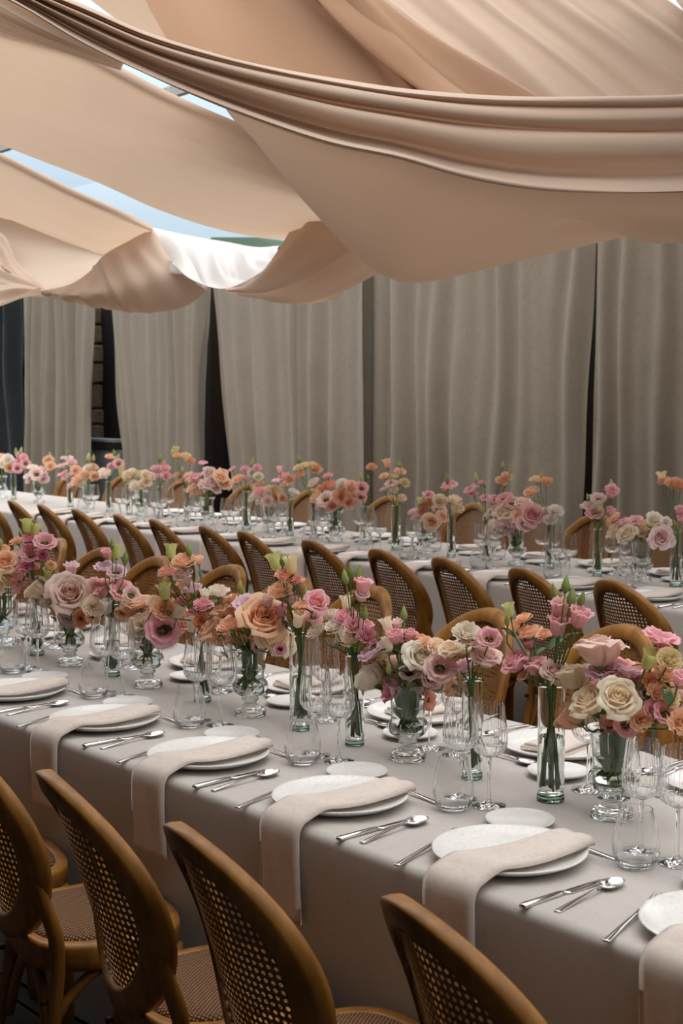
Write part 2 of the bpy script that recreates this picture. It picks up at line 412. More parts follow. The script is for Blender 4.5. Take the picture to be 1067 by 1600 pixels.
midB = [[tuple(p.lerp(q, t) + Vector((0, sg, dd))) for p, q in zip(la, lb)] for t, sg, dd in ((.3, 4, -.02), (.65, 6, -.05), (.9, 2, -.02))]
bk1 = [tuple(q + Vector((0, -3, .22))) for q in lb]; bk2 = [tuple(q + Vector((0, -45, 1.0))) for q in lb]
def foldB(s, t):
    c = .10 + .26 * (s - .62) / .38 if s > .62 else .10
    a = max(0, min(1, (s - .58) / .15))
    return a * (.11 * math.exp(-((t - c - .04) / .04) ** 2) - .10 * math.exp(-((t - c - .13) / .035) ** 2)) + .006 * sin(9 * t + 5 * s)
pB = loft([lipB] + midB + [lowB, bk1, bk2], 80, 60, foldB)
drape('large front swag with a rolled pleated edge and a smooth hanging belly', pA, pB)

# swag 2: long light panel, shaded gathered edge at its top, then the turned-up end
topC = [(-60, 18, 6.0), (0, 42, 6.1), (65, 60, 6.25), (130, 79, 6.35), (200, 115, 6.47), (243, 137, 6.55), (304, 165, 6.68), (370, 192, 6.83), (440, 222, 6.95), (520, 262, 7.1), (600, 300, 7.25)]
botC = [(-60, 196, 7.5), (0, 223, 7.69), (50, 243, 7.8), (152, 283, 8.0), (253, 329, 8.3), (354, 362, 8.6), (435, 375, 8.8), (520, 374, 9.0), (600, 365, 9.2)]
c1 = catmull([Vector(p) for p in topC], 12); c2 = catmull([Vector(p) for p in botC], 12)
mid = [[tuple(p.lerp(q, t) + Vector((0, 5, .0))) for p, q in zip(c1, c2)] for t in (.35, .7)]
edge = [tuple(p + Vector((0, 9, -.05))) for p in c1]
pC = loft([topC, edge] + mid + [[tuple(p + Vector((0, -5, -.1))) for p in c2], botC], 60, 50, folds([(.006, 2.2, .4, 1), (.004, 5, -.6, 2), (.003, 11, .5, 0)]))
K0 = [(-60, -60, 5.6), (0, -20, 5.7), (60, 15, 5.8), (120, 45, 5.9), (200, 85, 6.0)]
K1 = [(-60, 26, 5.8), (0, 46, 5.9), (65, 64, 6.0), (130, 81, 6.1), (190, 98, 6.2)]
pK = loft([K0, [((a[0] + b[0]) / 2, (a[1] + b[1]) / 2, (a[2] + b[2]) / 2 - .05) for a, b in zip(K0, K1)], K1], 30, 50, folds([(.03, 5, .1, 0), (.012, 11, .2, 1)]))
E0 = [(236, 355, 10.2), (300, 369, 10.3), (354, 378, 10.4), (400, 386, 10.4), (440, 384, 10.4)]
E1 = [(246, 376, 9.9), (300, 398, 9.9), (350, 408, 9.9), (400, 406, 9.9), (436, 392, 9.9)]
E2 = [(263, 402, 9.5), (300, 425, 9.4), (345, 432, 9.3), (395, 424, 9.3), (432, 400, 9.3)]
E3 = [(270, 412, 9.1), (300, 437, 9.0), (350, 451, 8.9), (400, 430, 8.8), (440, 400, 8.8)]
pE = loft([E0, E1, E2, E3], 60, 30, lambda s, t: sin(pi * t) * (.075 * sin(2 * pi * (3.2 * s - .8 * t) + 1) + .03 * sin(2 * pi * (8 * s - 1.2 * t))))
D0 = [(354, 450, 8.75), (380, 446, 8.7), (408, 426, 8.65), (440, 382, 8.6), (462, 345, 8.6), (484, 315, 8.6)]
D1 = [(352, 454, 8.7), (400, 452, 8.55), (440, 430, 8.45), (480, 395, 8.4), (510, 350, 8.4), (535, 320, 8.4)]
D2 = [(352, 456, 8.75), (410, 461, 8.6), (480, 455, 8.5), (540, 425, 8.45), (590, 390, 8.4), (640, 350, 8.4)]
D3 = [(350, 456, 8.9), (410, 461, 8.9), (480, 460, 8.85), (540, 447, 8.8), (600, 418, 8.8), (680, 380, 8.8)]
D4 = [(350, 453, 9.2), (410, 455, 9.3), (480, 452, 9.4), (540, 440, 9.4), (600, 405, 9.4), (680, 360, 9.4)]
pD = loft([D0, D1, D2, D3, D4], 70, 60, lambda s, t: min(1, 5 * t) * min(1, 3 * s) * (.06 * sin(2 * pi * (3.1 * t - .3 * s) + .5) + .03 * sin(2 * pi * (7 * t - .6 * s))) * (1 - .6 * t))
drape('long pale swag whose end drops in a gathered fold', pC, pK, pD, mt='voile')
drape('small swag end painted sky-lit white, curving under the strip of sky', pE, mt='skylit_white_voile')

# swag 3
F0 = [(-60, 215, 8.4), (0, 240, 8.6), (101, 291, 8.9), (177, 325, 9.1), (238, 354, 9.4)]
F1 = [(-60, 305, 9.6), (0, 331, 9.8), (100, 369, 10.2), (165, 397, 10.4), (238, 362, 10.2)]
f1 = catmull([Vector(p) for p in F0], 10); f2 = catmull([Vector(p) for p in F1], 10)
pF = loft([F0, [tuple(p + Vector((0, 7, -.06))) for p in f1], [tuple(p.lerp(q, .5) + Vector((0, 3, 0))) for p, q in zip(f1, f2)], F1], 40, 30, folds([(.006, 2.3, .3, 0), (.004, 6, .3, 1)]))
G0 = [(64, 455, 9.6), (110, 444, 9.6), (140, 424, 9.65), (163, 398, 9.7), (200, 377, 9.75), (239, 356, 9.8)]
G1 = [(64, 456, 9.5), (112, 452, 9.45), (150, 436, 9.45), (176, 403, 9.5), (222, 396, 9.55), (262, 398, 9.6)]
G2 = [(64, 457, 9.5), (116, 462, 9.35), (170, 455, 9.3), (220, 440, 9.3), (262, 428, 9.35), (296, 432, 9.4)]
G3 = [(64, 458, 9.6), (118, 471, 9.5), (178, 481, 9.45), (236, 483, 9.45), (288, 472, 9.45), (320, 452, 9.5)]
G4 = [(64, 457, 9.8), (120, 470, 9.9), (180, 482, 9.9), (238, 485, 9.9), (290, 474, 9.9), (324, 450, 9.9)]
G5 = [(64, 452, 10.2), (120, 460, 10.4), (180, 470, 10.4), (238, 472, 10.4), (290, 462, 10.4), (324, 440, 10.4)]
pG = loft([G0, G1, G2, G3, G4, G5], 80, 40, lambda s, t: max(0, sin(pi * min(1, t * 1.7))) * (.016 * sin(2 * pi * (6.5 * s + .2 * t)) + .03 * math.exp(-((s - .52 - .04 * t) / .02) ** 2) - .03 * math.exp(-((s - .47 - .04 * t) / .02) ** 2)))
drape('smaller pale swag with a radiating gathered end over the stone gap', pF, pG, mt='voile')
# swag 4 at the far end
H0 = [(-80, 240, 10.6), (0, 290, 10.8), (60, 320, 11.0), (110, 345, 11.1), (190, 380, 11.2)]
H1 = [(-80, 325, 11.3), (0, 362, 11.5), (60, 376, 11.6), (110, 391, 11.7), (172, 408, 11.8)]
H2 = [(-20, 330, 11.3), (5, 340, 11.3), (50, 358, 11.3), (105, 378, 11.3), (175, 402, 11.3)]
H3 = [(-10, 400, 10.9), (20, 412, 10.9), (60, 428, 10.8), (105, 430, 10.8), (150, 412, 10.8)]
H4 = [(10, 420, 10.6), (34, 440, 10.6), (66, 456, 10.5), (104, 447, 10.5), (140, 428, 10.5)]
pH = loft([H0, H1], 30, 12, folds([(.004, 3, 0, 0)]))
pH2 = loft([H2, H3, H4], 40, 20, folds([(.006, 3, 1, 0)]))
I0 = [(-80, 360, 11.0), (-30, 362, 11.0), (4, 368, 10.9), (22, 412, 10.8), (66, 455, 10.6)]
I1 = [(-80, 420, 10.7), (-40, 430, 10.7), (0, 442, 10.6), (30, 449, 10.5), (66, 456, 10.5)]
I2 = [(-80, 495, 10.4), (-40, 490, 10.4), (0, 479, 10.4), (30, 468, 10.4), (66, 457, 10.4)]
pI = loft([I0, I1, I2], 30, 40, folds([(.03, 3, .2, 0), (.012, 8, .2, 0)]))
drape('farthest peach swag with a rounded hanging end at the left', pH, pH2, pI, mt='voile')
# upper layer
J0 = [(60, -60, 8.2), (130, -10, 8.3), (200, 40, 8.4), (290, 90, 8.5)]
J1 = [(170, -80, 7.9), (215, -20, 8.0), (250, 35, 8.1), (300, 100, 8.2)]
drape('pale drape corner above the pleated edge of the front swag', loft([J0, J1], 20, 14, folds([(.01, 2, .3, 0)])), mt='voile')
L0 = [(180, -80, 7.6), (222, -8, 7.5), (262, 62, 7.4), (320, 150, 7.3)]
L1 = [(300, -80, 7.6), (380, 0, 7.5), (450, 90, 7.4), (520, 200, 7.3)]
L2 = [(420, -80, 7.5), (500, 0, 7.4), (610, 90, 7.3), (700, 200, 7.2)]
L3 = [(480, -80, 7.3), (548, 2, 7.2), (640, 82, 7.1), (800, 190, 7.0)]
L4 = [(490, -80, 7.6), (560, 0, 7.6), (650, 80, 7.6), (810, 190, 7.6)]
def foldL(s, t):
    g = max(0, min(1, (t - .5) / .2))
    return .02 * sin(2 * pi * (3 * t - .1 * s)) + g * (.10 * sin(2 * pi * (8 * t - .2 * s)) + .04 * sin(2 * pi * 15 * t))
drape('peach drape in painted shade with tight gathers running diagonally', loft([L0, L1, L2, L3, L4], 50, 140, foldL), mt='shaded_drape')
Q0 = [(470, -90, 8.6), (540, -5, 8.3), (640, 78, 8.0), (770, 190, 7.7)]
Q1 = [(700, -90, 8.4), (800, -5, 8.1), (900, 78, 7.8), (1020, 190, 7.5)]
Q2 = [(900, -90, 8.2), (1008, -4, 7.9), (1070, 42, 7.7), (1260, 190, 7.4)]
Q3 = [(905, -90, 8.4), (1014, -4, 8.2), (1076, 42, 8.0), (1266, 190, 7.7)]
drape('wide pale drape with soft diagonal creases high at the right', loft([Q0, Q1, Q2, Q3], 40, 90, lambda s, t: sum(a_ * math.exp(-((t - c_ - g_ * s) / w_) ** 2) for c_, w_, a_, g_ in ((.08, .012, .035, .05), (.17, .02, -.03, .02), (.27, .03, .04, -.03), (.36, .012, .03, .03), (.47, .02, -.035, .0), (.55, .03, .04, .06), (.63, .01, .03, -.02), (.72, .02, .04, .03), (.80, .014, -.035, .0), (.90, .025, .04, -.03)))))
R0 = [(1035, -90, 7.9), (1050, -10, 7.7), (1090, 40, 7.5), (1200, 120, 7.3)]
R1 = [(1250, -90, 7.6), (1280, -10, 7.4), (1320, 40, 7.2), (1400, 120, 7.0)]
drape('tip of another peach drape past the sliver of sky', loft([R0, R1], 16, 16, folds([(.01, 2, .3, 0)])))
Z0 = [(940, 330, 7.9), (1000, 345, 7.9), (1067, 335, 7.8), (1200, 300, 7.7)]
Z1 = [(990, 352, 7.8), (1035, 357, 7.8), (1067, 356, 7.7), (1200, 340, 7.6)]
drape('lower rim of a drape peeking under the front swag by the curtain', loft([Z0, Z1, [(a, b - 8, c + .4) for a, b, c in Z1]], 20, 16))

# hedge line beyond the roof edge
vs = []; r2 = random.Random(3)
for j in range(9):
    for i in range(90):
        a = j / 8 * pi
        vs.append(FAR.P(-34 + i * .4, 13 - 1.2 * cos(a) + r2.uniform(-.2, .2), (2.75 if j else 0) + 1.35 * sin(a) + r2.uniform(-.22, .22)))
o = obj('hedge', mesh('hedge', vs, grid_faces(90, 9), M['hedge']), None, label='dark green hedge glimpsed beyond the roof edge', category='hedge', kind='stuff')

# ------------------------------------------------------------------ tablecloths
def cloth_table(fr, u0, u1, v0, v1, label, seams):
    """top with softly rounded edges and long falls to the floor"""
    rr = .022; prof = []
    w = (v1 - v0) / 2
    prof.append((-w - .012, .012))
    for zz in (.15, .3, .45, .6, .7): prof.append((-w - .012 + .010 * zz, zz))
    for i in range(6):
        a = pi - i * pi / 10
        prof.append((-w + rr + rr * cos(a) - .0, T - rr + rr * sin(a)))
    for i in range(1, 12): prof.append((-w + rr + (2 * w - 2 * rr) * i / 12, T))
    prof += [(-a, b) for a, b in prof[:12][::-1]]
    nu = int((u1 - u0) / .06) + 1; uc = (u0 + u1) / 2
    r = random.Random(11); vs = []
    for i in range(nu):
        u = u0 + (u1 - u0) * i / (nu - 1)
        for (y, z) in prof:
            dy = 0
            if z < T - .03:
                k_ = (T - z) / T
                dy = (.012 * sin(u * 5.1 + 1.2 * sin(u * 2.3)) + .007 * sin(u * 13.7 + z * 2)) * k_ ** 1.2
                for sm in seams: dy += -.012 * math.exp(-((u - sm) / .05) ** 2) * k_
            dz = .0012 * sin(u * 9 + y * 4) * (1 if z >= T - 1e-6 else 0)
            vs.append((u - uc, y + (dy if y < 0 else -dy), z + dz))
    n_ = len(prof); fs = grid_faces(n_, nu)
    fs.append(tuple(range(n_))); fs.append(tuple(range(len(vs) - n_, len(vs)))[::-1])
    return obj('tablecloth', mesh('tablecloth', vs, fs, M['table_cloth']), None, fr.P(uc, (v0 + v1) / 2, 0), fr.rot, label=label, category='tablecloth')
NV0, NV1, FV0, FV1 = 1.89, 3.01, 4.93, 6.1
cloth_table(NEAR, -8.2, -.7, NV0, NV1, 'pale greige linen tablecloth on the long front table', [-2.6, -4.8])
cloth_table(FAR, -13.9, -2.4, FV0, FV1, 'pale greige linen tablecloth on the long back table', [-8.0, -5.6, -10.2])

# ------------------------------------------------------------------ chairs
RX, RZ, CZ = .190, .226, .715
def back_y(x, z):
    t = (z - .47) / .49
    return -.208 - (.145 * max(t, 0) ** 1.1 if t > 0 else 0) + .085 * (x / .215) ** 2
def chair_proto():
    P = {}
    # oval back frame
    b = MB(); N = 64; vs = []; sec = []
    hw_, ht = .0235, .0195
    for k_ in range(12):
        a = 2 * pi * k_ / 12
        sec.append((hw_ * (abs(cos(a)) ** .42) * (1 if cos(a) > 0 else -1), ht * (abs(sin(a)) ** .42) * (1 if sin(a) > 0 else -1)))
    for i in range(N):
        a = 2 * pi * i / N
        x, z = RX * sin(a), CZ + RZ * cos(a)
        nx, nz = sin(a) / RX, cos(a) / RZ; q = sqrt(nx * nx + nz * nz); nx /= q; nz /= q
        wd = 1.0 + .25 * max(0, -cos(a)) ** 2
        for (p, d_) in sec:
            px, pz = x + nx * p * wd, z + nz * p * wd
            vs.append((px, back_y(px, pz) + d_, pz))
    fs = grid_faces(12, N)
    fs += [((N - 1) * 12 + k_, (N - 1) * 12 + (k_ + 1) % 12, (k_ + 1) % 12, k_) for k_ in range(12)]
    f2 = []
    for j in range(N):
        for k_ in range(12):
            a0, b0 = j * 12 + k_, j * 12 + (k_ + 1) % 12
            a1, b1 = ((j + 1) % N) * 12 + k_, ((j + 1) % N) * 12 + (k_ + 1) % 12
            f2.append((a0, b0, b1, a1))
    P['back_frame'] = mesh('back_frame', vs, f2, M['wood'])
    # spline bead round the cane, both faces
    b = MB()
    for off in (.012, -.012):
        path = []
        for i in range(49):
            a = 2 * pi * i / 48
            x, z = (RX - .021) * sin(a), CZ + (RZ - .021) * cos(a)
            path.append(Vector((x, back_y(x, z) + off, z)))
        b.add(*tube(path, .0045, 6))
    P['bead'] = b.build('bead', M['bead'])
    # cane panel with real eyelets
    b = MB(); pt = .0145; ax, az = RX - .018, RZ - .018
    nx_, nz_ = int(ax / pt) + 1, int(az / pt) + 1
    def ell(x, z): return (x / ax) ** 2 + (z / az) ** 2
    vs, fs = [], []
    for jz in range(-nz_, nz_ + 1):
        for ix in range(-nx_, nx_ + 1):
            cx, cz = ix * pt, jz * pt
            if ell(cx, cz) > 1.0: continue
            base = len(vs)
            for k_ in range(8):
                a = pi / 8 + k_ * pi / 4
                sx_ = max(-1, min(1, cos(a) * 1.5)); sz_ = max(-1, min(1, sin(a) * 1.5))
                vs.append((cx + pt / 2 * (1 if cos(a) > .38 else -1 if cos(a) < -.38 else sx_), 0, cz + pt / 2 * (1 if sin(a) > .38 else -1 if sin(a) < -.38 else sz_)))
            hr = pt * .285
            for k_ in range(8):
                a = pi / 8 + k_ * pi / 4
                vs.append((cx + hr * cos(a), 0, cz + hr * sin(a)))
            for k_ in range(8):
                k2 = (k_ + 1) % 8
                fs.append((base + k_, base + k2, base + 8 + k2, base + 8 + k_))
    vs = [(x, back_y(x, CZ + z), CZ + z) for x, y, z in vs]
    P['cane_panel'] = mesh('cane_panel', vs, fs, M['cane'], False)
    # seat frame and woven seat
    def outline(sc, N=44):
        pts = []
        for i in range(N):
            a = 2 * pi * i / N; c, s_ = cos(a), sin(a)
            e_ = 2 / 3.0
            x = (abs(c) ** e_) * (1 if c > 0 else -1); y = (abs(s_) ** e_) * (1 if s_ > 0 else -1)
            wx = .206 * (1 + .06 * y)
            pts.append((x * wx * sc, -.012 + y * .188 * sc))
        return pts
    def stack(layers):
        vs = []; N = 44
        for sc, z in layers: vs += [(x, y, z) for x, y in outline(sc)]
        fs = grid_faces(N, len(layers), True)
        fs.append(tuple(range(N))[::-1]); fs.append(tuple(range(len(vs) - N, len(vs)))); return vs, fs
    P['seat_frame'] = mesh('seat_frame', *stack([(.93, .415), (.985, .418), (.99, .44), (1.0, .452), (1.0, .468), (.985, .476), (.84, .476), (.83, .470)]), M['wood'])
    P['woven_seat'] = mesh('woven_seat', *stack([(.84, .468), (.83, .478), (.78, .484), (.6, .488), (.3, .490)]), M['rattan'])
    legs = []
    for sx_ in (-1, 1):
        path = catmull([(sx_ * .184, back_y(.184, .66), .66), (sx_ * .182, back_y(.182, .58), .58), (sx_ * .181, back_y(.181, .5) + .004, .50), (sx_ * .180, -.150, .40), (sx_ * .180, -.185, .2), (sx_ * .183, -.25, 0)], 18)
        legs.append(mesh('leg', *tube(path, [.015 + .006 * min(1, i / 3) - .004 * max(0, i - 9) / 8 for i in range(18)], 10, .85), M['wood']))
    for sx_ in (-1, 1):
        path = catmull([(sx_ * .160, .13, .43), (sx_ * .163, .135, .3), (sx_ * .168, .145, 0)], 10)
        legs.append(mesh('leg', *tube(path, [.023, .025, .0255, .025, .0235, .022, .0205, .019, .0175, .016], 12), M['wood']))
    br = []
    for sx_ in (-1, 1):
        path = catmull([(sx_ * .176, -.175, .22), (sx_ * .16, -.13, .335), (sx_ * .152, -.02, .405), (sx_ * .155, .08, .335), (sx_ * .163, .13, .22)], 16)
        br.append(mesh('arch_brace', *tube(path, .0125, 8), M['wood']))
    for y_, nm in ((-.17, 'b'), (.13, 'f')):
        path = catmull([(-.165, y_, .20), (-.10, y_ * .93, .335), (0, y_ * .9, .41), (.10, y_ * .93, .335), (.165, y_, .20)], 16)
        br.append(mesh('arch_brace', *tube(path, .0125, 8), M['wood']))
    bolts = [mesh('bolt', *tube([Vector((sx_ * .181, -.188, .36)), Vector((sx_ * .181, -.174, .36))], .008, 10), M['dark_wood']) for sx_ in (-1, 1)]
    return P, legs, br + bolts
CP, CLEGS, CBR = chair_proto()
CHAIR = None
def chair(p, rz, label, group):
    global CHAIR
    if CHAIR is None:
        r = obj('cane_chair', None)
        for k_, me in CP.items(): obj(k_, me, r)
        for me in CLEGS: obj('leg', me, r)
        for me in CBR: obj(me.name.split('.')[0], me, r)
        CHAIR = r
    else: r = copy_tree(CHAIR)
    r.location = p; r.rotation_euler = (0, 0, rz)
    r['label'] = label; r['category'] = 'chair'; r['group'] = group
    return r
ORD = ['zeroth', 'first', 'second', 'third', 'fourth', 'fifth', 'sixth', 'seventh', 'eighth', 'ninth', 'tenth', 'eleventh', 'twelfth', 'thirteenth', 'fourteenth', 'fifteenth', 'sixteenth', 'seventeenth']
TOPY = -.35
for i, u in enumerate([-1.425, -1.955, -2.395, -2.92, -3.44, -3.95]):
    dv = [1.375, 1.335, 1.33, 1.35, 1.35, 1.34][i]
    chair(NEAR.P(u + .05, dv - .012 - TOPY, 0), NEAR.rot - .22 + rnd.uniform(-.03, .03), f'{ORD[i+1]} cane-back chair from the right along the camera side of the front table', 'chairs on the near side of the front table')
for i, u in enumerate([-2.35, -2.82, -3.37, -4.05, -4.48, -4.97, -5.47, -5.96, -6.5]):
    chair(NEAR.P(u, 3.61 + TOPY + (.0, .01, -.06, .02, -.02, .02, -.03, -.03, .02)[i], 0), NEAR.rot + pi + rnd.uniform(-.05, .05), f'{ORD[i+1]} cane chair from right, facing us across the front table', 'chairs on the far side of the front table')
FCH = [-3.32, -3.80, -4.29, -4.79, -5.26, -5.81, -6.40, -6.79, -7.35, -7.79, -8.35, -8.85, -9.32, -9.83, -10.35]
for i, u in enumerate(FCH):
    chair(FAR.P(u + .06, 4.30 - TOPY, 0), FAR.rot - .17 + rnd.uniform(-.04, .04), f'{ORD[i+1]} cane chair from right seen from behind at the back table', 'chairs on the near side of the back table')
for i, x in enumerate((1045, 938, 845, 745, 612, 490, 392, 290, 200, 125)):
    u = on_v(FAR, x, 800, 6.75).dot(FAR.u)
    chair(FAR.P(u, 6.75 + TOPY, 0), FAR.rot + pi + rnd.uniform(-.05, .05), f'{ORD[i+1]} cane chair from right, beyond the back table by curtains', 'chairs on the far side of the back table')

# ------------------------------------------------------------------ tableware meshes
def vessel(name, outer, inner, n=40, mod_o=None, mod_i=None, mt=None):
    """closed glass solid: outer profile bottom to rim, then inner profile rim to bottom"""
    vs, fs = lathe(outer, n, mod_o, False); k0 = len(vs)
    v2, f2 = lathe(inner, n, mod_i, False)
    vs += v2; fs += [tuple(i + k0 for i in f) for f in f2]
    for i in range(n):
        a, b = k0 - n + i, k0 - n + (i + 1) % n
        fs.append((a, b, k0 + (i + 1) % n, k0 + i))
    fs.append(tuple(range(n))[::-1]); fs.append(tuple(range(len(vs) - n, len(vs))))
    return mesh(name, vs, fs, mt or M['glass'], sharp=.6)
def fine(prof, n): return [(max(q.x, .0005), q.z) for q in catmull([(r, 0, z) for r, z in prof], n)]
rib = lambda th, r, z: 1 + .028 * cos(22 * th)
rib2 = lambda th, r, z: 1 + .012 * cos(22 * th)
GB_O = [(.0055, .112), (.016, .116), (.030, .124), (.0385, .137), (.0405, .150), (.0395, .170), (.0365, .200), (.0325, .236)]
GB_I = [(r - .0016, z + (.0022 if i < 4 else 0)) for i, (r, z) in enumerate(GB_O)][::-1]
GB_I = GB_I[:-1] + [(.0035, .1155)]
BOWL = vessel('bowl', fine(GB_O, 18), fine(GB_I, 18), 88, rib, rib)
STEM = mesh('stem', *lathe([(.0385, .0), (.039, .0015), (.030, .004), (.012, .0075), (.0055, .014), (.0042, .03), (.0042, .085), (.0050, .105), (.0056, .1119)], 28), M['glass'], sharp=.6)
TB_O = [(.028, 0), (.036, .004), (.0425, .016), (.0465, .035), (.0455, .055), (.041, .080), (.0355, .104), (.033, .116)]
TB_I = [(.0315, .116), (.034, .104), (.0395, .080), (.0438, .055), (.0447, .036), (.0405, .018), (.032, .0085), (.012, .0075)]
TUMB = vessel('tumbler', fine(TB_O, 18), fine(TB_I, 18), 88, rib2, rib2)
def plate_mesh(R, h, name):
    return mesh(name, *lathe([(.001, .0035), (R * .55, .0035), (R * .6, 0), (R * .63, 0), (R * .66, .004), (R * .85, .008), (R * .97, h - .003), (R, h), (R * .985, h + .003), (R * .95, h + .001), (R * .84, .0135), (R * .7, .0105), (.001, .010)], 56, lambda t, r, z: 1 + .004 * sin(3 * t + 1) + .003 * sin(7 * t), False), M['plate'])
PLATE = plate_mesh(.158, .021, 'dinner_plate'); SPLATE = plate_mesh(.076, .013, 'side_plate')
def flatw(path, widths, thick):
    """flat bar along +Y with given half widths and heights: path=(y,z)"""
    vs = []
    for (y, z), w, t in zip(path, widths, thick):
        vs += [(-w, y, z), (-w * .8, y, z + t), (w * .8, y, z + t), (w, y, z)]
    fs = grid_faces(4, len(path), True); fs.append((3, 2, 1, 0)); fs.append(tuple(range(len(vs) - 4, len(vs)))); return vs, fs
KN_H = mesh('handle', *flatw([(0, 0), (.004, 0), (.10, .001), (.112, .001)], [.007, .0085, .0062, .0055], [.006, .0065, .006, .005]), M['steel'])
KN_B = mesh('blade', *flatw([(.112, .001), (.125, .001), (.19, .001), (.225, .001), (.238, .001)], [.0055, .0095, .0105, .008, .001], [.004, .0025, .002, .002, .001]), M['steel'])
SP_H = mesh('handle', *flatw([(0, 0), (.004, 0), (.06, .004), (.12, .008), (.15, .006)], [.0065, .0075, .005, .0032, .004], [.003, .003, .003, .003, .003]), M['steel'])
def bowl_mesh(up=True):
    vs, fs = [], []; n = 18
    for j, (rr, zz) in enumerate([(1, .009), (.96, .0108), (.85, .006), (.6, .002), (.3, .0005), (.02, 0)]):
        for i in range(n):
            a = 2 * pi * i / n
            vs.append((.0205 * rr * cos(a), .182 + .034 * rr * sin(a) * (1 + .08 * cos(a)), zz))
    fs = grid_faces(n, 6, True)
    vs2 = [(x, y, z - .0016) for x, y, z in vs]
    k_ = len(vs); fs += [tuple(i + k_ for i in f[::-1]) for f in fs]
    for i in range(n): fs.append((i, k_ + i, k_ + (i + 1) % n, (i + 1) % n))
    return mesh('spoon_bowl', vs + vs2, fs, M['steel'])
SP_B = bowl_mesh()
FK_H = mesh('handle', *flatw([(0, 0), (.004, 0), (.07, .004), (.13, .007), (.165, .005)], [.0065, .0075, .005, .0035, .009], [.003, .003, .003, .003, .003]), M['steel'])
b = MB(); b.add(*flatw([(.165, .005), (.185, .003), (.20, .004)], [.009, .0125, .0125], [.003, .0025, .002]))
for q in (-.0098, -.0033, .0033, .0098):
    v_, f_ = flatw([(.199, .004), (.22, .006), (.245, .012), (.25, .0125)], [.0021, .0019, .0014, .0006], [.002, .002, .0015, .001])
    b.add([(x + q, y, z) for x, y, z in v_], f_)
FK_T = b.build('tines', M['steel'])
# napkin: folded strip lying over the plate and falling past the table edge
def napkin_mesh(seed, vin, drop):
    """vin: distance from table edge to inner end; local origin on the edge, y inward, z from table top"""
    r = random.Random(seed)
    path = [(-.012, -drop), (-.013, -drop * .7), (-.013, -drop * .35), (-.012, -.05), (-.009, -.012), (.002, .008), (.022, .016), (.045, .024), (.07, .030), (.11, .026), (.16, .024), (vin * .7, .026), (vin - .05, .028), (vin - .02, .030), (vin, .028)]
    hw = []; vs = []
    NL = len(path); nx = 9
    ctr = catmull([Vector((0, y, z)) for y, z in path], 40)
    th = .011
    ring = []
    for j, c in enumerate(ctr):
        s = j / 39
        w = .076 - .010 * s - .012 * max(0, (s - .75) / .25)
        t = (ctr[min(j + 1, 39)] - ctr[max(j - 1, 0)]).normalized(); nrm = Vector((1, 0, 0)).cross(t)
        if nrm.z < 0 and s > .5: nrm = -nrm
        lean = .03 * max(0, s - .45)
        tk = th * (.75 + (.6 * max(0, (s - .6) / .4)))
        row = []
        for i in range(nx):
            a = -1 + 2 * i / (nx - 1)
            row.append(c + Vector((a * w + lean + .004 * sin(7 * s + seed), 0, 0)) + nrm * (tk * (1 - .9 * abs(a) ** 6) + .0016 * sin(9 * s + 4 * a + seed) + (.004 * (a > .2) * s)))
        bot = []
        for i in range(nx - 1, -1, -1):
            a = -1 + 2 * i / (nx - 1)
            bot.append(c + Vector((a * w * .985 + lean + .004 * sin(7 * s + seed), 0, 0)) + nrm * .0005)
        vs += row + bot
    n_ = nx * 2; fs = grid_faces(n_, 40, True); fs.append(tuple(range(n_))[::-1]); fs.append(tuple(range(len(vs) - n_, len(vs))))
    return mesh('napkin', vs, fs, M['napkin'])
NAPS = [napkin_mesh(s, .325, d_) for s, d_ in ((1, .205), (2, .195), (3, .21))]
def napkin_folded():
    b = MB()
    for k_, (w, z, sh) in enumerate(((.062, .016, 0), (.060, .023, .006), (.058, .030, -.004))):
        vs = []
        for j in range(14):
            y = -.10 + .2 * j / 13
            for i in range(9):
                a = -1 + i / 4
                vs.append((a * w + sh, y + .004 * sin(3 * a + k_), z + .004 * (1 - abs(a) ** 5) + .002 * sin(14 * y + k_ * 2 + a)))
        n0 = len(vs); vs2 = [(x, y, z_ - .006) for x, y, z_ in vs]
        fs = grid_faces(9, 14); fs2 = [tuple(q + n0 for q in f[::-1]) for f in fs]
        bd = [i for i in range(9)] + [j * 9 + 8 for j in range(1, 14)] + [13 * 9 + i for i in range(7, -1, -1)] + [j * 9 for j in range(12, 0, -1)]
        sd = [(bd[i], bd[i] + n0, bd[(i + 1) % len(bd)] + n0, bd[(i + 1) % len(bd)]) for i in range(len(bd))]
        b.add(vs + vs2, fs + fs2 + sd)
    return b.build('napkin', M['napkin'])
NAPF = napkin_folded()

def thing1(name, me, p, rz, label, cat, group):
    return obj(name, me, None, p, rz, label=label, category=cat, group=group)
def two(name, meshes, p, rz, label, cat, group):
    r = obj(name, None, None, p, rz, label=label, category=cat, group=group)
    for nm, me in meshes: obj(nm, me, r)
    return r
def wineglass(p, label, group): return two('wine_glass', (('bowl', BOWL), ('stem', STEM)), p, rnd.uniform(0, 6), label, 'wine glass', group)
def tumbler(p, label, group): return thing1('tumbler', TUMB, p, rnd.uniform(0, 6), label, 'tumbler', group)

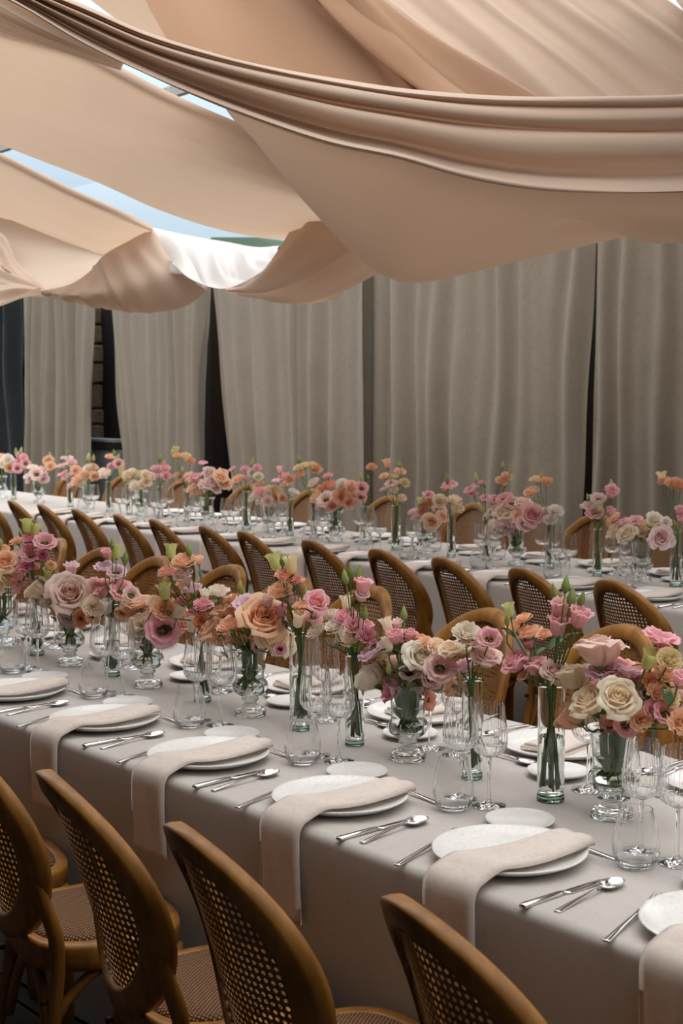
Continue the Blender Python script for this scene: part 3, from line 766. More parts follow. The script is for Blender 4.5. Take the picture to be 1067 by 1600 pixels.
def setting(fr, u, v, side, where, full, nap, edge_v, tn):
    """side=+1: guest sits on the low-v side. offsets run along +u / +v and mirror for the other side."""
    rz = fr.rot + (0 if side > 0 else pi)
    Q = lambda du, dv, z=T + .0013: fr.P(u + side * du + rnd.uniform(-.006, .006), v + side * dv + rnd.uniform(-.006, .006), z)
    thing1('dinner_plate', PLATE, Q(0, 0), rnd.uniform(0, 6), f'speckled white dinner plate, {where}', 'plate', f'dinner plates on the {tn}')
    thing1('side_plate', SPLATE, Q(-.150, .186), rnd.uniform(0, 6), f'small white side plate, {where}', 'plate', f'side plates on the {tn}')
    if nap == 'hang':
        p = fr.P(u + side * .028, edge_v, T)
        thing1('napkin', rnd.choice(NAPS), p, rz + rnd.uniform(-.02, .02), f'blush linen napkin draped over the edge, {where}', 'napkin', f'napkins on the {tn}')
    elif nap:
        thing1('napkin', NAPF, Q(.0, -.01), rz + rnd.uniform(-.3, .3), f'folded blush napkin resting on plate, {where}', 'napkin', f'napkins on the {tn}')
    if full:
        two('knife', (('handle', KN_H), ('blade', KN_B)), Q(.205, -.185), rz + rnd.uniform(-.03, .06), f'steel knife beside plate, {where}', 'knife', f'knives on the {tn}')
        two('spoon', (('handle', SP_H), ('spoon_bowl', SP_B)), Q(.255, -.16), rz + rnd.uniform(.06, .14), f'shiny steel spoon beside knife, {where}', 'spoon', f'spoons on the {tn}')
        two('fork', (('handle', FK_H), ('tines', FK_T)), Q(-.118, -.20), rz + .25 + rnd.uniform(-.03, .03), f'steel fork tucked by plate, {where}', 'fork', f'forks on the {tn}')
        two('dessert_spoon', (('handle', SP_H), ('spoon_bowl', SP_B)), Q(.150, .163), rz + pi / 2 + rnd.uniform(-.05, .05), f'dessert spoon laid above plate, {where}', 'spoon', f'dessert spoons on the {tn}')
    tumbler(Q(.192, .165), f'ribbed stemless water tumbler, {where}', f'tumblers on the {tn}')
    wineglass(Q(.238, .238), f'inner ribbed wine glass, {where}', f'wine glasses on the {tn}')
    wineglass(Q(.150, .235), f'ribbed wine glass nearer side plate, {where}', f'second wine glasses on the {tn}')

for i in range(7):
    setting(NEAR, -1.385 - .5235 * i, 2.075, 1, f'{ORD[i+1]} place from right, front table near side', True, 'hang', NV0 - .004, 'front table')
for i in range(8):
    setting(NEAR, -1.90 - .5235 * i, 2.825, -1, f'{ORD[i+1]} place from right, front table far side', i < 4, 'fold', NV1, 'front table')
for i, u in enumerate(FCH):
    setting(FAR, u + .03, 5.125, 1, f'{ORD[i+1]} place from right, back table near side', i < 6, 'hang', FV0 - .004, 'back table')
for i, u in enumerate(FCH[:13]):
    setting(FAR, u - .45, 5.905, -1, f'{ORD[i+1]} place from right, back table far side', False, 'fold' if i < 6 else None, FV1, 'back table')

# ------------------------------------------------------------------ vases
def urn_prototype():
    lob = lambda th, r, z: 1 + (.025 * cos(10 * th) if .058 < z < .104 else 0) + (.03 * cos(8 * th) if z < .024 else 0)
    o_ = [(.001, .007), (.030, .006), (.038, .002), (.041, 0), (.047, .001), (.0475, .012), (.0425, .0145), (.0415, .021), (.031, .0245), (.021, .033), (.0185, .041), (.025, .046), (.025, .050), (.022, .054), (.034, .061), (.047, .073), (.0525, .086), (.0505, .097), (.0455, .104), (.0440, .112), (.0445, .14), (.0470, .170), (.052, .189), (.0580, .197), (.0595, .201)]
    i_p = [(.0580, .2015), (.0555, .198), (.0495, .190), (.0440, .170), (.0415, .14), (.0410, .112), (.0420, .104), (.0462, .097), (.0480, .0865), (.0430, .076), (.029, .0675), (.010, .063)]
    V = vessel('vase_body', o_[:7] + fine(o_[6:], 52)[1:], fine(i_p, 34), 80, lob, None, M['vase_glass'])
    w_ = [(.009, .0642), (.0282, .0685), (.0420, .0768), (.0470, .0867), (.0452, .0966), (.0412, .104), (.0402, .112), (.0406, .135), (.0407, .138), (.001, .138)]
    Wm = mesh('water', *lathe(fine(w_[:-1], 26) + [w_[-1]], 40), M['water'], sharp=.6)
    return V, Wm
URN, URN_W = urn_prototype()
def cyl_prototype(R, H, hw):
    V = vessel('vase_body', [(R - .002, 0), (R, .002), (R, .004), (R, H - .005), (R, H - .002), (R - .001, H)], [(R - .0022, H), (R - .0028, H - .003), (R - .0028, H - .007), (R - .0028, .020), (R - .0028, .0165), (R - .006, .0145), (.004, .0145)], 48, None, None, M['vase_glass'])
    B_ = mesh('thick_base', *lathe([(R - .0022, -.0003), (R + .0005, .002), (R + .0005, .0125), (R - .002, .0138)], 40), M['green_glass'], sharp=.6)
    Wm = mesh('water', *lathe([(.003, .0152), (R - .0066, .0152), (R - .0034, .017), (R - .0034, .021), (R - .0034, hw - .002), (R - .0034, hw), (.001, hw)], 40), M['water'], sharp=.6)
    return V, B_, Wm
CYL = {'c': cyl_prototype(.0315, .27, .15), 's': cyl_prototype(.0255, .245, .12)}

# ------------------------------------------------------------------ flowers
def petal_grid(prof, phi, n_across, rot, ruffle=0, rf=3, seed=0, tip=.0, t0=0, t1=1):
    """petal on a surface of revolution; prof: (rho,z) base to tip; phi(h) half angle"""
    vs, ts = [], []
    m_ = len(prof)
    r = random.Random(seed); ph = r.uniform(0, 6)
    for j, (rho, z) in enumerate(prof):
        h = j / (m_ - 1)
        for i in range(n_across):
            a = -1 + 2 * i / (n_across - 1)
            ang = rot + a * phi(h)
            zz = z - tip * (a * a) * h ** 3; rr = rho
            if ruffle:
                w_ = ruffle * h ** 2.5 * sin(rf * a * pi + ph)
                zz += w_; rr += .6 * ruffle * h ** 2.5 * cos(rf * 1.3 * a * pi + ph)
            vs.append((rr * cos(ang), rr * sin(ang), zz)); ts.append(t0 + (t1 - t0) * (h ** .8))
    return vs, grid_faces(n_across, m_), ts
def assemble(name, petals, mt, extra=None):
    vs, fs, ts = [], [], []
    for v_, f_, t_ in petals:
        k_ = len(vs); vs += v_; fs += [tuple(i + k_ for i in f) for f in f_]; ts += t_
    npet = len(fs)
    mats = [mt]
    if extra:
        v_, f_, m_ = extra; k_ = len(vs); vs += v_; fs += [tuple(i + k_ for i in f) for f in f_]; ts += [1.0] * len(v_); mats.append(m_)
    me = mesh(name, vs, fs, mats, True, ts)
    if extra:
        for p in me.polygons[npet:]: p.material_index = 1
    return me
def rose_mesh(seed, openness=1.0, nseg=5):
    r = random.Random(seed); pts = []; n_ = 24
    for i in range(n_):
        t = i / (n_ - 1); g = i * 2.399 + r.uniform(-.25, .25)
        rm = .05 + .33 * t ** .9 * openness; zt = .60 - .16 * t ** 2 + r.uniform(-.02, .02)
        curl = max(0, t - .3) * .26 * openness
        prof = [(.03 + .02 * t, .0), (rm * .75, .09 + .05 * t), (rm * 1.02, .26), (rm * (1.0), zt * .78), (rm * .98 + curl * .45, zt * .97), (rm + curl, zt - curl * .25)]
        hw_ = 1.25 - .62 * t
        pts.append(petal_grid(prof, lambda h, hw_=hw_: hw_ * (.35 + .65 * sin(min(1, h * 1.25) * pi / 2)) * (1 - .28 * max(0, h - .75) / .25), nseg, g, .012 + .02 * t, 1, seed * 31 + i, .10 * t, .05 + .35 * t, .35 + .65 * min(1, t * 1.5)))
    return assemble('bloom', pts, M['petal'])
def lisi_mesh(seed, cup=.0, layers=2, npet=6, ruffle=.05):
    r = random.Random(seed); pts = []
    for L_ in range(layers):
        for i in range(npet):
            g = 2 * pi * (i + .5 * L_) / npet + r.uniform(-.12, .12)
            R = .5 - .12 * L_ - .16 * cup; zt = .30 + .08 * L_ + .25 * cup + r.uniform(-.03, .03)
            prof = [(.03, 0), (.14 - .02 * cup, .06), (.25 - .04 * cup, .17), (R * .74, zt * .82), (R * .92, zt * 1.0), (R * 1.03, zt * .98)]
            pts.append(petal_grid(prof, lambda h: .30 + .36 * sin(min(1, h * 1.1) * pi / 2), 6, g, ruffle, 1.2, seed * 17 + i + 10 * L_, .04, .0, 1.0))
    v_, f_ = lathe([(.02, .05), (.05, .10), (.06, .17), (.045, .22), (.001, .23)], 8)
    return assemble('bloom', pts, M['lisi'], (v_, f_, M['center']))
def ruffled_mesh(seed):
    r = random.Random(seed); pts = []; n_ = 22
    for i in range(n_):
        t = i / (n_ - 1); g = i * 2.399
        R = .10 + .38 * t; zt = .44 - .20 * t * t + r.uniform(-.04, .04)
        prof = [(.03, 0), (R * .45, .12), (R * .7, zt * .6), (R * .9, zt * .92), (R * 1.03, zt)]
        pts.append(petal_grid(prof, lambda h: .32 + .42 * h, 7, g, .045, 2.3, seed * 13 + i, 0, .1 + .2 * t, .4 + .6 * t))
    return assemble('bloom', pts, M['lisi'])
def bud_mesh(seed, openb=0):
    r = random.Random(seed); pts = []
    for i in range(5):
        g = 2 * pi * i / 5
        if openb: prof = [(.05, 0), (.24, .12), (.30, .35), (.30, .62), (.36, .85), (.46, .98)]
        else: prof = [(.05, 0), (.19, .12), (.25, .34), (.20, .62), (.10, .88), (.015, 1.05)]
        pts.append(petal_grid(prof, lambda h: .72 if not openb else .70 - .15 * h, 5, g + .15 * r.random(), .02, 1, seed + i, .03, .25, 1))
    return assemble('bloom', pts, M['lisi'])
BLOOM = {'rose': [rose_mesh(s) for s in (1, 2, 3)], 'roseo': [rose_mesh(s, 1.15, 6) for s in (4, 5)], 'lisi': [lisi_mesh(s) for s in (1, 2, 3)],
         'cup': [lisi_mesh(s, 1.0) for s in (4, 5)], 'ruf': [ruffled_mesh(s) for s in (1, 2, 3)], 'bud': [bud_mesh(s) for s in (1, 2)], 'obud': [bud_mesh(s, 1) for s in (3, 4)]}
COLR = {'cream': (250, 235, 205), 'peach': (250, 206, 166), 'pink': (242, 180, 186), 'palepink': (244, 214, 206), 'lilac': (234, 200, 212), 'deeppink': (220, 138, 158),
        'orange': (238, 176, 128), 'coral': (240, 178, 154), 'white': (246, 238, 222), 'yellow': (236, 216, 156), 'green': (150, 172, 84), 'mauve': (226, 186, 182), 'lime': (200, 204, 118)}
WORDC = {'palepink': 'pale pink', 'deeppink': 'deep pink', 'lime': 'lime green'}
NAMEK = {'rose': 'rose', 'roseo': 'rose', 'lisi': 'lisianthus', 'cup': 'lisianthus', 'ruf': 'ruffled lisianthus', 'bud': 'bud', 'obud': 'opening bud'}
HGT = {'rose': .6, 'roseo': .58, 'lisi': .38, 'cup': .62, 'ruf': .44, 'bud': 1.05, 'obud': .98}
lv, lf, _ = petal_grid([(0.001, 0), (.10, .02), (.2, .05), (.28, .10), (.3, .16)], lambda h: .5, 3, 0)
def leaf_mesh():
    vs = []
    for j in range(6):
        s = j / 5; w = .012 * sin(pi * min(1, s * .92 + .08)) ** .8
        for a in (-1, 0, 1): vs.append((a * w, .065 * s, .014 * sin(s * 2.2) + .004 * abs(a) ))
    return mesh('leaf', vs, grid_faces(3, 6), M['leaf'])
LEAF = leaf_mesh()
ALLF = []
def place_vase(fr, kind, x, y, vv, flowers, idx, tname, near):
    base = on_z(x, y, T)
    if vv is not None:
        b2 = on_v(fr, x, y, vv); base = Vector((b2.x, b2.y, T + .0015))
    vname = {'u': 'footed vase', 'c': 'cylinder vase', 's': 'slim cylinder vase'}[kind]
    cnt[(tname, kind)] = idx
    loc = f'{ORD[idx] if idx < 18 else str(idx) + "th"} {vname} from right, {tname}'
    root = obj('footed_vase' if kind == 'u' else 'cylinder_vase', None, None, base, rnd.uniform(0, 6), category='vase',
               label=('clear glass ' + ('fluted ' if kind == 'u' else '') + f'flower vase, {loc}'), group=f'glass vases on the {tname}')
    if kind == 'u':
        obj('vase_body', URN, root); obj('water', URN_W, root); zr, rr, zb, rb, hv = .192, .040, .078, .030, .2
    else:
        V, B_, Wm = CYL[kind]; obj('vase_body', V, root); obj('thick_base', B_, root); obj('water', Wm, root)
        R = .0315 if kind == 'c' else .0255; hv = .27 if kind == 'c' else .245
        zr, rr, zb, rb = hv - .01, R * .6, .022, R * .62
    vdist = base.dot(fr.v)
    for fl_ in flowers:
        fx, fy, d_, kd, col = fl_[:5]; side_ = len(fl_) > 5 and fl_[5]
        dep = (base - CO).dot(CF)
        size = d_ * dep / FPX * (1.3 if near else 1.4)
        if kd in ('bud', 'obud'): size *= .8
        dv = rnd.uniform(-.045, .045) - (.03 if d_ * dep / FPX > .07 else 0)
        if kind != 'u': dv *= .6
        if len(fl_) > 6: dv = rnd.uniform(.02, .06)
        c = on_v(fr, fx, fy, vdist + dv)
        if kd in ('bud', 'obud'): size *= 1.15
        core = base + Vector((0, 0, hv - .02))
        up = (c - core)
        dr = up.normalized() * .75 + (CO - c).normalized() * (.55 if not side_ else -.1) + Vector((0, 0, .25 if not side_ else .5)) + Vector((rnd.uniform(-.15, .15), rnd.uniform(-.15, .15), rnd.uniform(-.1, .1)))
        if kd in ('bud', 'obud'): dr = up.normalized() * .6 + Vector((rnd.uniform(-.3, .3), rnd.uniform(-.3, .3), .9))
        dr.normalize()
        bs = c - dr * size * HGT[kd] * .5
        nm = {'bud': 'flower_bud', 'obud': 'flower_bud', 'rose': 'rose', 'roseo': 'rose', 'ruf': 'ruffled_lisianthus'}.get(kd, 'lisianthus')
        fr_ = obj(nm, None, None, bs, category='flower')
        q = dr.to_track_quat('Z', 'Y')
        bl = obj('bloom', rnd.choice(BLOOM[kd]), fr_)
        bl.rotation_mode = 'QUATERNION'; bl.rotation_quaternion = q @ Matrix.Rotation(rnd.uniform(0, 6.28), 3, 'Z').to_quaternion()
        bl.scale = (size, size, size)
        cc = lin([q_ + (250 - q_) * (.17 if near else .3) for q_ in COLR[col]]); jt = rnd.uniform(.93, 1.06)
        bl.color = (min(1, cc[0] * jt), min(1, cc[1] * jt * rnd.uniform(.95, .99)), min(1, cc[2] * jt * rnd.uniform(.92, 1.0)), 1)
        # stem with calyx
        an = rnd.uniform(0, 6.28)
        rim = base + Vector((rr * cos(an) * rnd.uniform(.3, 1), rr * sin(an) * rnd.uniform(.3, 1), zr))
        out_ = (c - core); out_.z = 0
        if out_.length > 1e-4: rim = rim * .45 + (base + Vector((0, 0, zr)) + out_.normalized() * rr * .9) * .55
        bot = base + Vector((-rb * cos(an) * rnd.uniform(.2, 1), -rb * sin(an) * rnd.uniform(.2, 1), zb + rnd.uniform(0, .02)))
        low = rim.lerp(bot, .5) if kind != 'u' else Vector((base.x, base.y, 0)) + Vector((rim.x - base.x, rim.y - base.y, 0)) * .8 + Vector((0, 0, base.z + .13))
        p1 = bs - dr * min(.05, (bs - rim).length * .3)
        path = catmull([bs + dr * size * .04 - bs, p1 - bs, rim - bs, low - bs, bot - bs], 12)
        sr = .0023 if kind != 'u' else (.0027 if near else .0034)
        b_ = MB(); b_.add(*tube(path, [sr * .8] * 3 + [sr] * 9, 6))
        cal = [(.001, -.05), (.07, -.04), (.13, .04), (.16, .10), (.20, .2)] if kd not in ('bud',) else [(.001, -.08), (.08, -.05), (.14, .03), (.17, .12), (.17, .2)]
        cv, cf = lathe(cal, 7, lambda th, r, z: 1 + .2 * cos(5 * th), False)
        b_.add([q @ (Vector(w_) * size * .8) for w_ in cv], cf)
        obj('stem', b_.build('stem', M['stem']), fr_)
        if near and rnd.random() < .5 and kd not in ('bud',):
            a2 = rnd.uniform(0, 6.28)
            lfm = obj('leaf', LEAF, fr_, (p1 - bs) * 1.0 if (p1 - bs).length > .01 else (0, 0, -.01))
            lfm.rotation_euler = (rnd.uniform(-.3, .6), rnd.uniform(-.4, .4), a2); sc = rnd.uniform(.6, 1.0); lfm.scale = (sc, sc, sc)
        ALLF.append(dict(o=fr_, x=fx, y=fy, what=f'{WORDC.get(col, col)} {NAMEK[kd]}', loc=loc))
cnt = {}
VN = [  # front table: kind, base pixel, flowers (x, y, size, kind, colour, seen from the side)
 ('u', 955, 1278, [(936,1018,66,'rose','palepink',1),(897,1059,54,'rose','cream',1),(922,1098,52,'rose','cream'),(966,1092,54,'rose','cream'),(895,1119,54,'rose','peach',1),(943,1051,44,'lisi','lilac'),(984,1053,42,'lisi','lilac',1),(938,1073,28,'lisi','pink'),(988,1072,32,'ruf','peach'),(1004,1070,28,'ruf','coral'),(1029,1084,34,'ruf','peach'),(1011,1088,32,'lisi','mauve'),(1000,1090,22,'obud','lime'),(1031,999,44,'lisi','pink',1),(1036,1017,26,'cup','pink'),(1046,1030,34,'ruf','yellow'),(1013,1032,26,'obud','lime'),(1042,1053,34,'ruf','peach'),(1062,1061,30,'cup','pink',1),(1060,1098,34,'lisi','mauve'),(1048,1090,26,'ruf','yellow'),(955,1131,32,'ruf','coral'),(978,1134,32,'lisi','pink'),(1040,1115,32,'lisi','pink'),(1000,1124,34,'ruf','peach'),(1019,1065,30,'ruf','orange'),(1064,1128,36,'ruf','peach'),(1022,1110,30,'ruf','pink')]),
 ('c', 860, 1249, [(796,954,20,'obud','lime'),(792,968,17,'bud','lime'),(803,981,32,'ruf','peach'),(829,989,38,'ruf','peach'),(819,966,24,'ruf','peach'),(850,992,22,'ruf','peach'),(827,1008,18,'cup','deeppink'),(806,1035,40,'rose','pink'),(839,1041,40,'rose','pink'),(866,1049,32,'rose','palepink'),(818,1056,22,'ruf','peach'),(874,952,40,'cup','pink',1),(905,966,42,'cup','pink',1),(872,979,42,'cup','pink',1),(866,925,22,'bud','green'),(884,912,22,'bud','green'),(893,932,24,'bud','green'),(909,935,20,'bud','green')]),
 ('s', 737, 1222, [(728,990,40,'ruf','white'),(741,1001,36,'lisi','palepink'),(764,998,30,'lisi','pink'),(761,1029,38,'rose','palepink'),(703,1016,32,'rose','cream'),(725,1013,26,'rose','white'),(723,1043,38,'lisi','lilac'),(706,1075,26,'rose','peach')]),
 ('u', 637, 1194, [(660,1030,50,'rose','white'),(580,1060,50,'rose','white',1),(615,1076,46,'ruf','deeppink'),(620,1037,38,'lisi','palepink'),(581,1021,36,'lisi','lilac'),(617,996,30,'cup','pink'),(640,993,24,'cup','pink'),(621,976,22,'cup','palepink'),(605,977,22,'obud','cream'),(631,958,20,'bud','green'),(647,1008,28,'cup','palepink'),(667,1005,24,'ruf','peach'),(683,1011,28,'ruf','cream'),(687,1044,38,'lisi','mauve'),(673,1061,28,'lisi','mauve'),(634,1042,18,'ruf','orange'),(607,1044,16,'bud','lime'),(609,1056,14,'bud','green'),(675,1036,14,'bud','lime'),(695,1059,14,'obud','lime'),(642,1070,18,'obud','lime'),(606,1007,22,'obud','white'),(669,1094,26,'lisi','coral'),(597,1028,18,'ruf','yellow'),(640,1052,26,'lisi','palepink'),(655,1072,24,'lisi','mauve')]),
 ('s', 554, 1178, [(517,961,28,'ruf','white'),(522,979,30,'ruf','white'),(494,986,30,'ruf','white'),(541,964,34,'ruf','pink'),(552,977,28,'ruf','pink'),(571,977,24,'ruf','pink'),(573,994,28,'ruf','deeppink'),(548,1000,28,'ruf','cream'),(532,992,24,'obud','cream'),(567,917,34,'cup','pink',1),(565,932,26,'cup','palepink'),(539,901,20,'bud','green'),(547,892,18,'bud','green'),(560,895,22,'bud','green'),(570,957,18,'bud','green'),(541,942,20,'obud','cream'),(587,999,20,'bud','green')]),
 ('c', 470, 1146, [(430,879,26,'obud','lime'),(455,884,26,'obud','yellow'),(441,875,16,'bud','green'),(447,900,32,'ruf','coral'),(438,925,38,'ruf','peach'),(462,908,24,'ruf','coral'),(439,956,28,'cup','pink'),(477,926,18,'bud','green'),(494,942,32,'rose','pink'),(489,965,24,'lisi','pink'),(472,949,26,'ruf','peach'),(466,969,22,'obud','cream'),(459,938,20,'ruf','palepink'),(480,955,20,'cup','peach')]),
 ('u', 391, 1118, [(365,938,28,'ruf','orange'),(364,956,22,'ruf','orange'),(345,955,26,'rose','peach'),(392,949,46,'lisi','lilac'),(410,970,58,'roseo','peach'),(428,998,50,'rose','cream'),(331,985,42,'roseo','peach'),(356,979,34,'ruf','peach'),(364,1003,24,'rose','peach'),(391,999,24,'rose','peach'),(339,972,14,'bud','lime'),(378,980,26,'cup','coral'),(437,1015,22,'cup','pink'),(375,914,14,'bud','lime'),(380,925,14,'bud','green'),(344,1000,28,'rose','peach'),(402,1012,24,'cup','cream'),(418,940,26,'cup','palepink',1)]),
 ('s', 317, 1101, [(267,862,22,'obud','lime'),(295,859,16,'bud','green'),(288,878,36,'ruf','peach'),(263,893,30,'ruf','coral'),(288,904,36,'cup','palepink'),(287,914,26,'ruf','peach'),(300,922,28,'lisi','lilac'),(257,926,24,'obud','lime'),(284,940,20,'cup','pink'),(317,946,28,'ruf','pink'),(306,956,26,'ruf','pink'),(315,972,26,'ruf','orange'),(300,977,22,'obud','white'),(342,925,32,'ruf','white',1),(320,930,22,'cup','white'),(310,876,18,'cup','peach')]),
 ('u', 231, 1074, [(257,951,36,'ruf','peach'),(254,985,42,'lisi','pink'),(221,980,40,'ruf','cream'),(286,971,30,'rose','peach'),(279,955,22,'obud','cream'),(235,964,24,'ruf','coral'),(218,943,36,'lisi','peach'),(210,962,26,'ruf','peach'),(240,940,20,'ruf','cream'),(268,995,20,'ruf','palepink'),(232,1000,24,'ruf','cream')]),
 ('s', 176, 1061, [(166,865,18,'cup','pink'),(182,862,20,'obud','lime'),(196,871,18,'bud','green'),(175,850,14,'bud','green'),(163,887,26,'lisi','lilac'),(182,895,24,'lisi','lilac'),(158,926,28,'rose','pink'),(191,925,32,'lisi','pink'),(164,910,22,'lisi','pink'),(168,948,20,'obud','white'),(152,956,26,'ruf','cream'),(190,958,18,'ruf','peach'),(205,930,22,'lisi','palepink'),(200,945,22,'ruf','cream')]),
 ('u', 110, 1034, [(110,928,48,'roseo','palepink'),(63,922,38,'rose','cream',1),(96,908,28,'lisi','lilac'),(83,927,24,'lisi','mauve'),(93,957,28,'ruf','orange'),(108,965,26,'lisi','mauve'),(127,966,26,'ruf','orange'),(145,964,20,'ruf','peach'),(145,948,28,'ruf','cream'),(148,914,22,'ruf','palepink'),(111,890,28,'cup','lilac',1),(112,950,14,'bud','lime'),(132,940,26,'rose','palepink'),(78,945,24,'ruf','palepink')]),
 ('s', 58, 1021, [(42,822,20,'obud','lime'),(56,828,16,'obud','lime'),(32,832,12,'bud','green'),(48,841,28,'ruf','pink'),(70,848,28,'lisi','pink'),(28,846,24,'ruf','peach'),(46,857,22,'ruf','pink'),(28,866,26,'ruf','palepink'),(49,870,24,'lisi','pink'),(67,870,22,'cup','deeppink'),(40,887,24,'rose','deeppink'),(23,886,22,'rose','pink'),(56,886,20,'ruf','pink'),(79,886,20,'cup','peach'),(75,897,16,'obud','lime'),(87,898,14,'bud','green'),(27,904,24,'ruf','pink'),(52,908,24,'lisi','pink'),(32,921,24,'lisi','pink'),(66,884,12,'bud','green')]),
 ('u', 5, 1006, [(8,878,30,'rose','peach'),(14,905,32,'rose','cream'),(1,908,30,'rose','peach'),(3,859,22,'ruf','peach'),(1,848,12,'bud','lime'),(-14,890,30,'rose','pink'),(-10,915,30,'rose','cream'),(22,898,24,'rose','cream')]),
]
ci = {}
for kd, x, y, fl_ in VN:
    g = 'u' if kd == 'u' else 'c'
    ci[g] = ci.get(g, 0) + 1
    if kd == 'u':                                   # blooms deeper in the bouquet that fill it out
        big = [f for f in fl_ if f[3] not in ('bud', 'obud')]
        fl_ = list(fl_); mx = sum(f[0] for f in big) / len(big); my = sum(f[1] for f in big) / len(big); sc = (y - 620) / 480
        for q_ in range(7):
            an = q_ * .9 + .3; f = big[q_ % len(big)]
            fl_.append((mx * .35 + f[0] * .65 + 14 * sc * cos(an), my * .4 + f[1] * .6 + 12 * sc * sin(an), 30 * sc, ('ruf', 'rose', 'lisi')[q_ % 3], ('cream', 'peach', 'palepink', 'peach', 'white', 'pink', 'coral')[q_], 0, 1))
    place_vase(NEAR, kd, x, y, 2.462, fl_, ci[g], 'front table', True)
def FX(s): # compact list: "x,y,kind,colour;..."
    o_ = []
    for q in s.split(';'):
        a = q.split(','); o_.append((float(a[0]), float(a[1]), float(a[4]) if len(a) > 4 else 17.0, a[2], a[3]))
    return o_
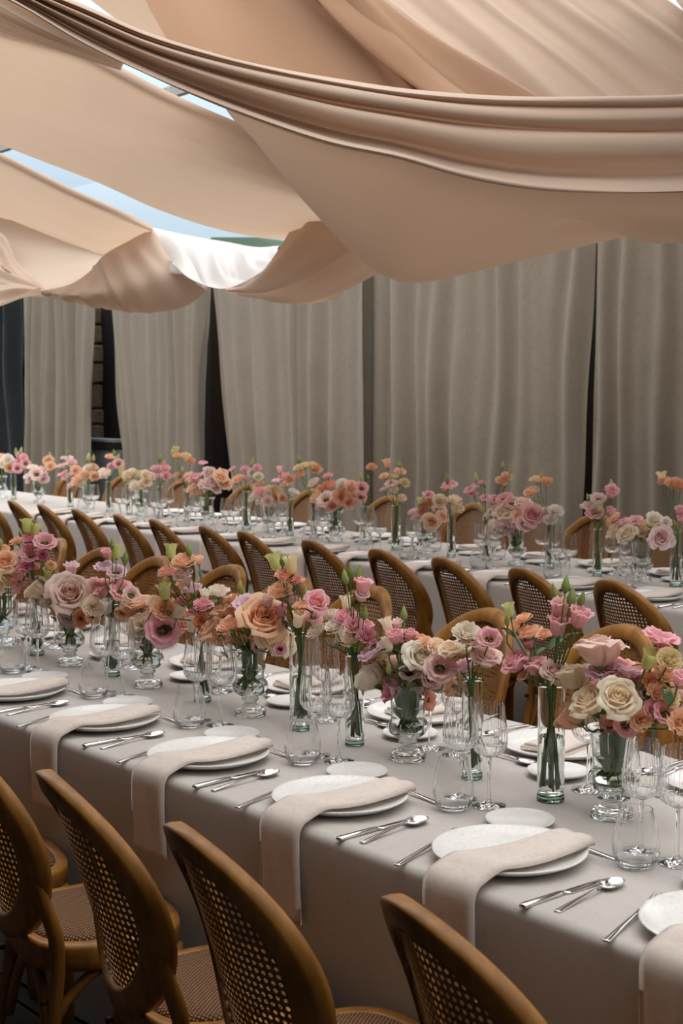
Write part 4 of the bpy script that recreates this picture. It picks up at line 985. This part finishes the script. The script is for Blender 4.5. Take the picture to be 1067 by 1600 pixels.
VF = [
 ('c', 1056, 916, '1054,756,ruf,orange,24;1040,752,ruf,orange,20;1064,760,ruf,orange,22;1034,747,obud,yellow,16;1061,799,cup,pink,18;1064,812,cup,pink,18'),
 ('u', 1003, 905, '961,809,ruf,peach,18;961,830,rose,cream,26;980,836,rose,cream,26;992,815,lisi,pink,20;973,817,lisi,pink,18;1013,823,lisi,yellow,20;1024,820,lisi,yellow,18;1011,841,lisi,orange,18;1022,811,ruf,white,22;1039,818,cup,white,20;1032,841,rose,palepink,30;1001,834,lisi,mauve,18;995,812,obud,lime,10'),
 ('s', 933, 900, '955,770,cup,pink,24;927,780,obud,lime,12;920,792,lisi,palepink,20;929,803,lisi,pink,22;935,780,lisi,palepink,18;937,793,obud,lime,12;953,799,cup,pink,16;955,756,bud,lime,12;918,776,bud,green,9'),
 ('s', 858, 890, '856,799,ruf,white,20;868,798,ruf,white,20;860,812,ruf,white,18;851,800,ruf,white,14;838,750,ruf,yellow,18;853,752,ruf,orange,18;830,769,ruf,peach,22;846,741,bud,lime,9'),
 ('u', 807, 883, '788,780,lisi,pink,20;800,787,lisi,palepink,20;764,804,ruf,white,20;789,803,rose,cream,28;812,808,rose,peach,22;831,805,rose,pink,30;803,828,rose,pink,26;783,818,rose,palepink,22;767,824,ruf,white,24;817,788,rose,palepink,22;820,820,rose,palepink,20;776,792,ruf,palepink,18;778,830,ruf,cream,18'),
 ('s', 759, 877, '736,766,lisi,pink,18;752,755,ruf,pink,12;743,745,bud,lime,12;757,757,bud,green,8;783,752,ruf,peach,16;792,745,ruf,peach,16;785,726,bud,lime,9;798,732,bud,lime,11;757,779,lisi,pink,14;774,781,lisi,pink,14;740,772,ruf,pink,14'),
 ('s', 705, 869, '703,759,lisi,pink,18;698,747,bud,green,12;710,782,ruf,cream,20;694,764,cup,pink,12;716,795,ruf,cream,16'),
 ('u', 665, 853, '664,790,ruf,orange,18;652,806,ruf,palepink,20;674,781,ruf,yellow,16;687,783,ruf,cream,20;686,797,lisi,pink,18;674,816,rose,peach,22;669,774,lisi,pink,14;656,783,obud,lime,10;690,808,rose,peach,16;646,800,ruf,palepink,16;660,801,ruf,coral,18'),
 ('c', 619, 859, '601,744,ruf,peach,14;625,737,ruf,peach,16;632,754,ruf,yellow,14;605,725,obud,orange,13;611,757,lisi,palepink,16;624,725,bud,lime,9;615,745,ruf,yellow,12;617,766,ruf,cream,12;628,778,ruf,cream,12;600,765,lisi,mauve,12'),
 ('u', 524, 842, '515,759,ruf,orange,22;535,757,ruf,white,18;495,776,ruf,peach,20;510,781,lisi,palepink,22;534,776,ruf,coral,24;546,785,ruf,coral,18;549,761,ruf,peach,20;565,763,lisi,pink,16;564,777,lisi,pink,14;512,744,ruf,pink,14;490,754,ruf,white,18;520,790,ruf,coral,18;502,762,ruf,orange,16;554,773,ruf,yellow,14;500,792,ruf,palepink,16'),
 ('s', 569, 850, '581,730,ruf,orange,14;564,746,bud,lime,10;575,745,bud,green,6'),
 ('s', 490, 838, '468,731,ruf,yellow,16;476,727,ruf,yellow,14;493,733,ruf,orange,18;470,742,ruf,orange,16;487,727,ruf,yellow,14;466,717,bud,green,10'),
 ('u', 422, 820, '429,766,ruf,yellow,18;421,764,ruf,yellow,14;397,776,ruf,white,20;409,780,ruf,white,18;441,778,ruf,peach,14;406,768,ruf,pink,16;418,783,ruf,palepink,16;433,778,ruf,orange,14;405,757,ruf,peach,14'),
 ('s', 453, 833, '444,744,ruf,pink,16;433,752,lisi,lilac,14;453,749,ruf,orange,14;437,734,obud,pink,10;458,769,ruf,white,15;447,757,ruf,peach,14'),
 ('c', 385, 825, '372,749,ruf,peach,18;384,734,ruf,pink,14;395,739,ruf,white,14;404,745,ruf,white,13;367,753,ruf,peach,14;394,722,bud,lime,11;362,734,lisi,pink,11;402,731,ruf,pink,12;385,750,ruf,palepink,14'),
 ('u', 324, 798, '304,747,rose,pink,18;327,740,rose,palepink,18;344,747,rose,peach,18;322,759,rose,palepink,20;337,762,rose,palepink,16;300,764,rose,peach,16;351,756,rose,peach,16;293,744,rose,peach,14;317,724,lisi,pink,11;347,740,rose,peach,14;314,771,rose,peach,14;310,756,rose,pink,16;334,752,rose,palepink,16;302,773,ruf,peach,12'),
 ('s', 292, 811, '277,712,ruf,orange,13;290,712,ruf,yellow,14;297,720,ruf,orange,13;278,742,ruf,orange,14;283,752,ruf,orange,12;275,704,obud,lime,10;269,706,bud,lime,9;285,733,bud,lime,8'),
 ('s', 250, 806, '243,732,ruf,pink,14;258,732,ruf,pink,14;248,744,ruf,pink,14;260,744,ruf,pink,13;250,715,bud,green,11;256,724,bud,pink,9'),
 ('u', 221, 791, '228,742,ruf,cream,14;219,746,ruf,yellow,12;211,760,ruf,white,16;229,753,ruf,cream,14;216,741,obud,lime,10;236,744,ruf,palepink,13;222,757,ruf,cream,13;207,755,ruf,white,12'),
 ('s', 202, 800, '199,741,ruf,cream,13;189,737,obud,lime,11;207,737,ruf,cream,12;195,748,obud,lime,10'),
 ('s', 170, 784, '172,714,ruf,peach,13;185,725,lisi,pink,13;165,741,ruf,white,18;184,715,bud,lime,10;175,729,ruf,pink,12;178,707,bud,green,8;160,736,ruf,white,14'),
 ('u', 138, 781, '132,742,ruf,peach,16;121,749,ruf,peach,18;145,731,ruf,peach,14;148,744,ruf,peach,14;138,732,ruf,white,13;138,714,bud,lime,11;121,755,lisi,pink,15;128,734,lisi,pink,12;146,715,bud,lime,9;112,757,ruf,palepink,15;130,757,ruf,cream,14'),
 ('s', 110, 791, '105,717,lisi,lilac,15;105,745,ruf,palepink,16;112,724,ruf,palepink,14;96,729,lisi,palepink,14;106,706,bud,green,9;118,735,ruf,peach,14;98,741,lisi,pink,13'),
 ('u', 61, 781, '57,741,lisi,palepink,16;51,731,ruf,white,16;76,720,ruf,peach,14;64,738,lisi,pink,15;44,744,ruf,white,14;79,728,ruf,peach,13;78,712,bud,lime,10;68,748,ruf,palepink,14;48,750,ruf,palepink,14'),
 ('s', 22, 789, '32,712,ruf,pink,12;37,715,ruf,pink,11;40,725,lisi,pink,12;25,705,bud,green,9;33,703,bud,lime,8;30,722,ruf,pink,11'),
 ('u', 3, 776, '12,717,ruf,white,14;4,724,ruf,white,13;15,731,ruf,peach,13;27,732,lisi,pink,12;2,714,ruf,peach,12;20,722,ruf,white,11'),
]
ci = {}
for kd, x, y, fs_ in VF:
    g = 'u' if kd == 'u' else 'c'
    ci[g] = ci.get(g, 0) + 1
    place_vase(FAR, kd, x, y, 5.57, FX(fs_), ci[g], 'back table', False)
# labels that single out flowers of one kind within one vase
grp = {}
for f in ALLF: grp.setdefault((f['what'], f['loc']), []).append(f)
for (what, loc), L_ in grp.items():
    L_.sort(key=lambda f: f['x'])
    for i, f in enumerate(L_):
        if len(L_) == 1: pre = ''
        elif i == 0: pre = 'leftmost '
        elif i == len(L_) - 1: pre = 'rightmost '
        elif len(L_) == 3: pre = 'middle '
        else: pre = f'{ORD[i+1]} from left, '
        f['o']['label'] = f'{pre}{what} in {loc}'
        f['o']['group'] = f'flowers in {loc}'
# loose far-side glasses that the near vases leave visible are part of the settings above
print('objects', len(bpy.data.objects), 'flowers', len(ALLF))
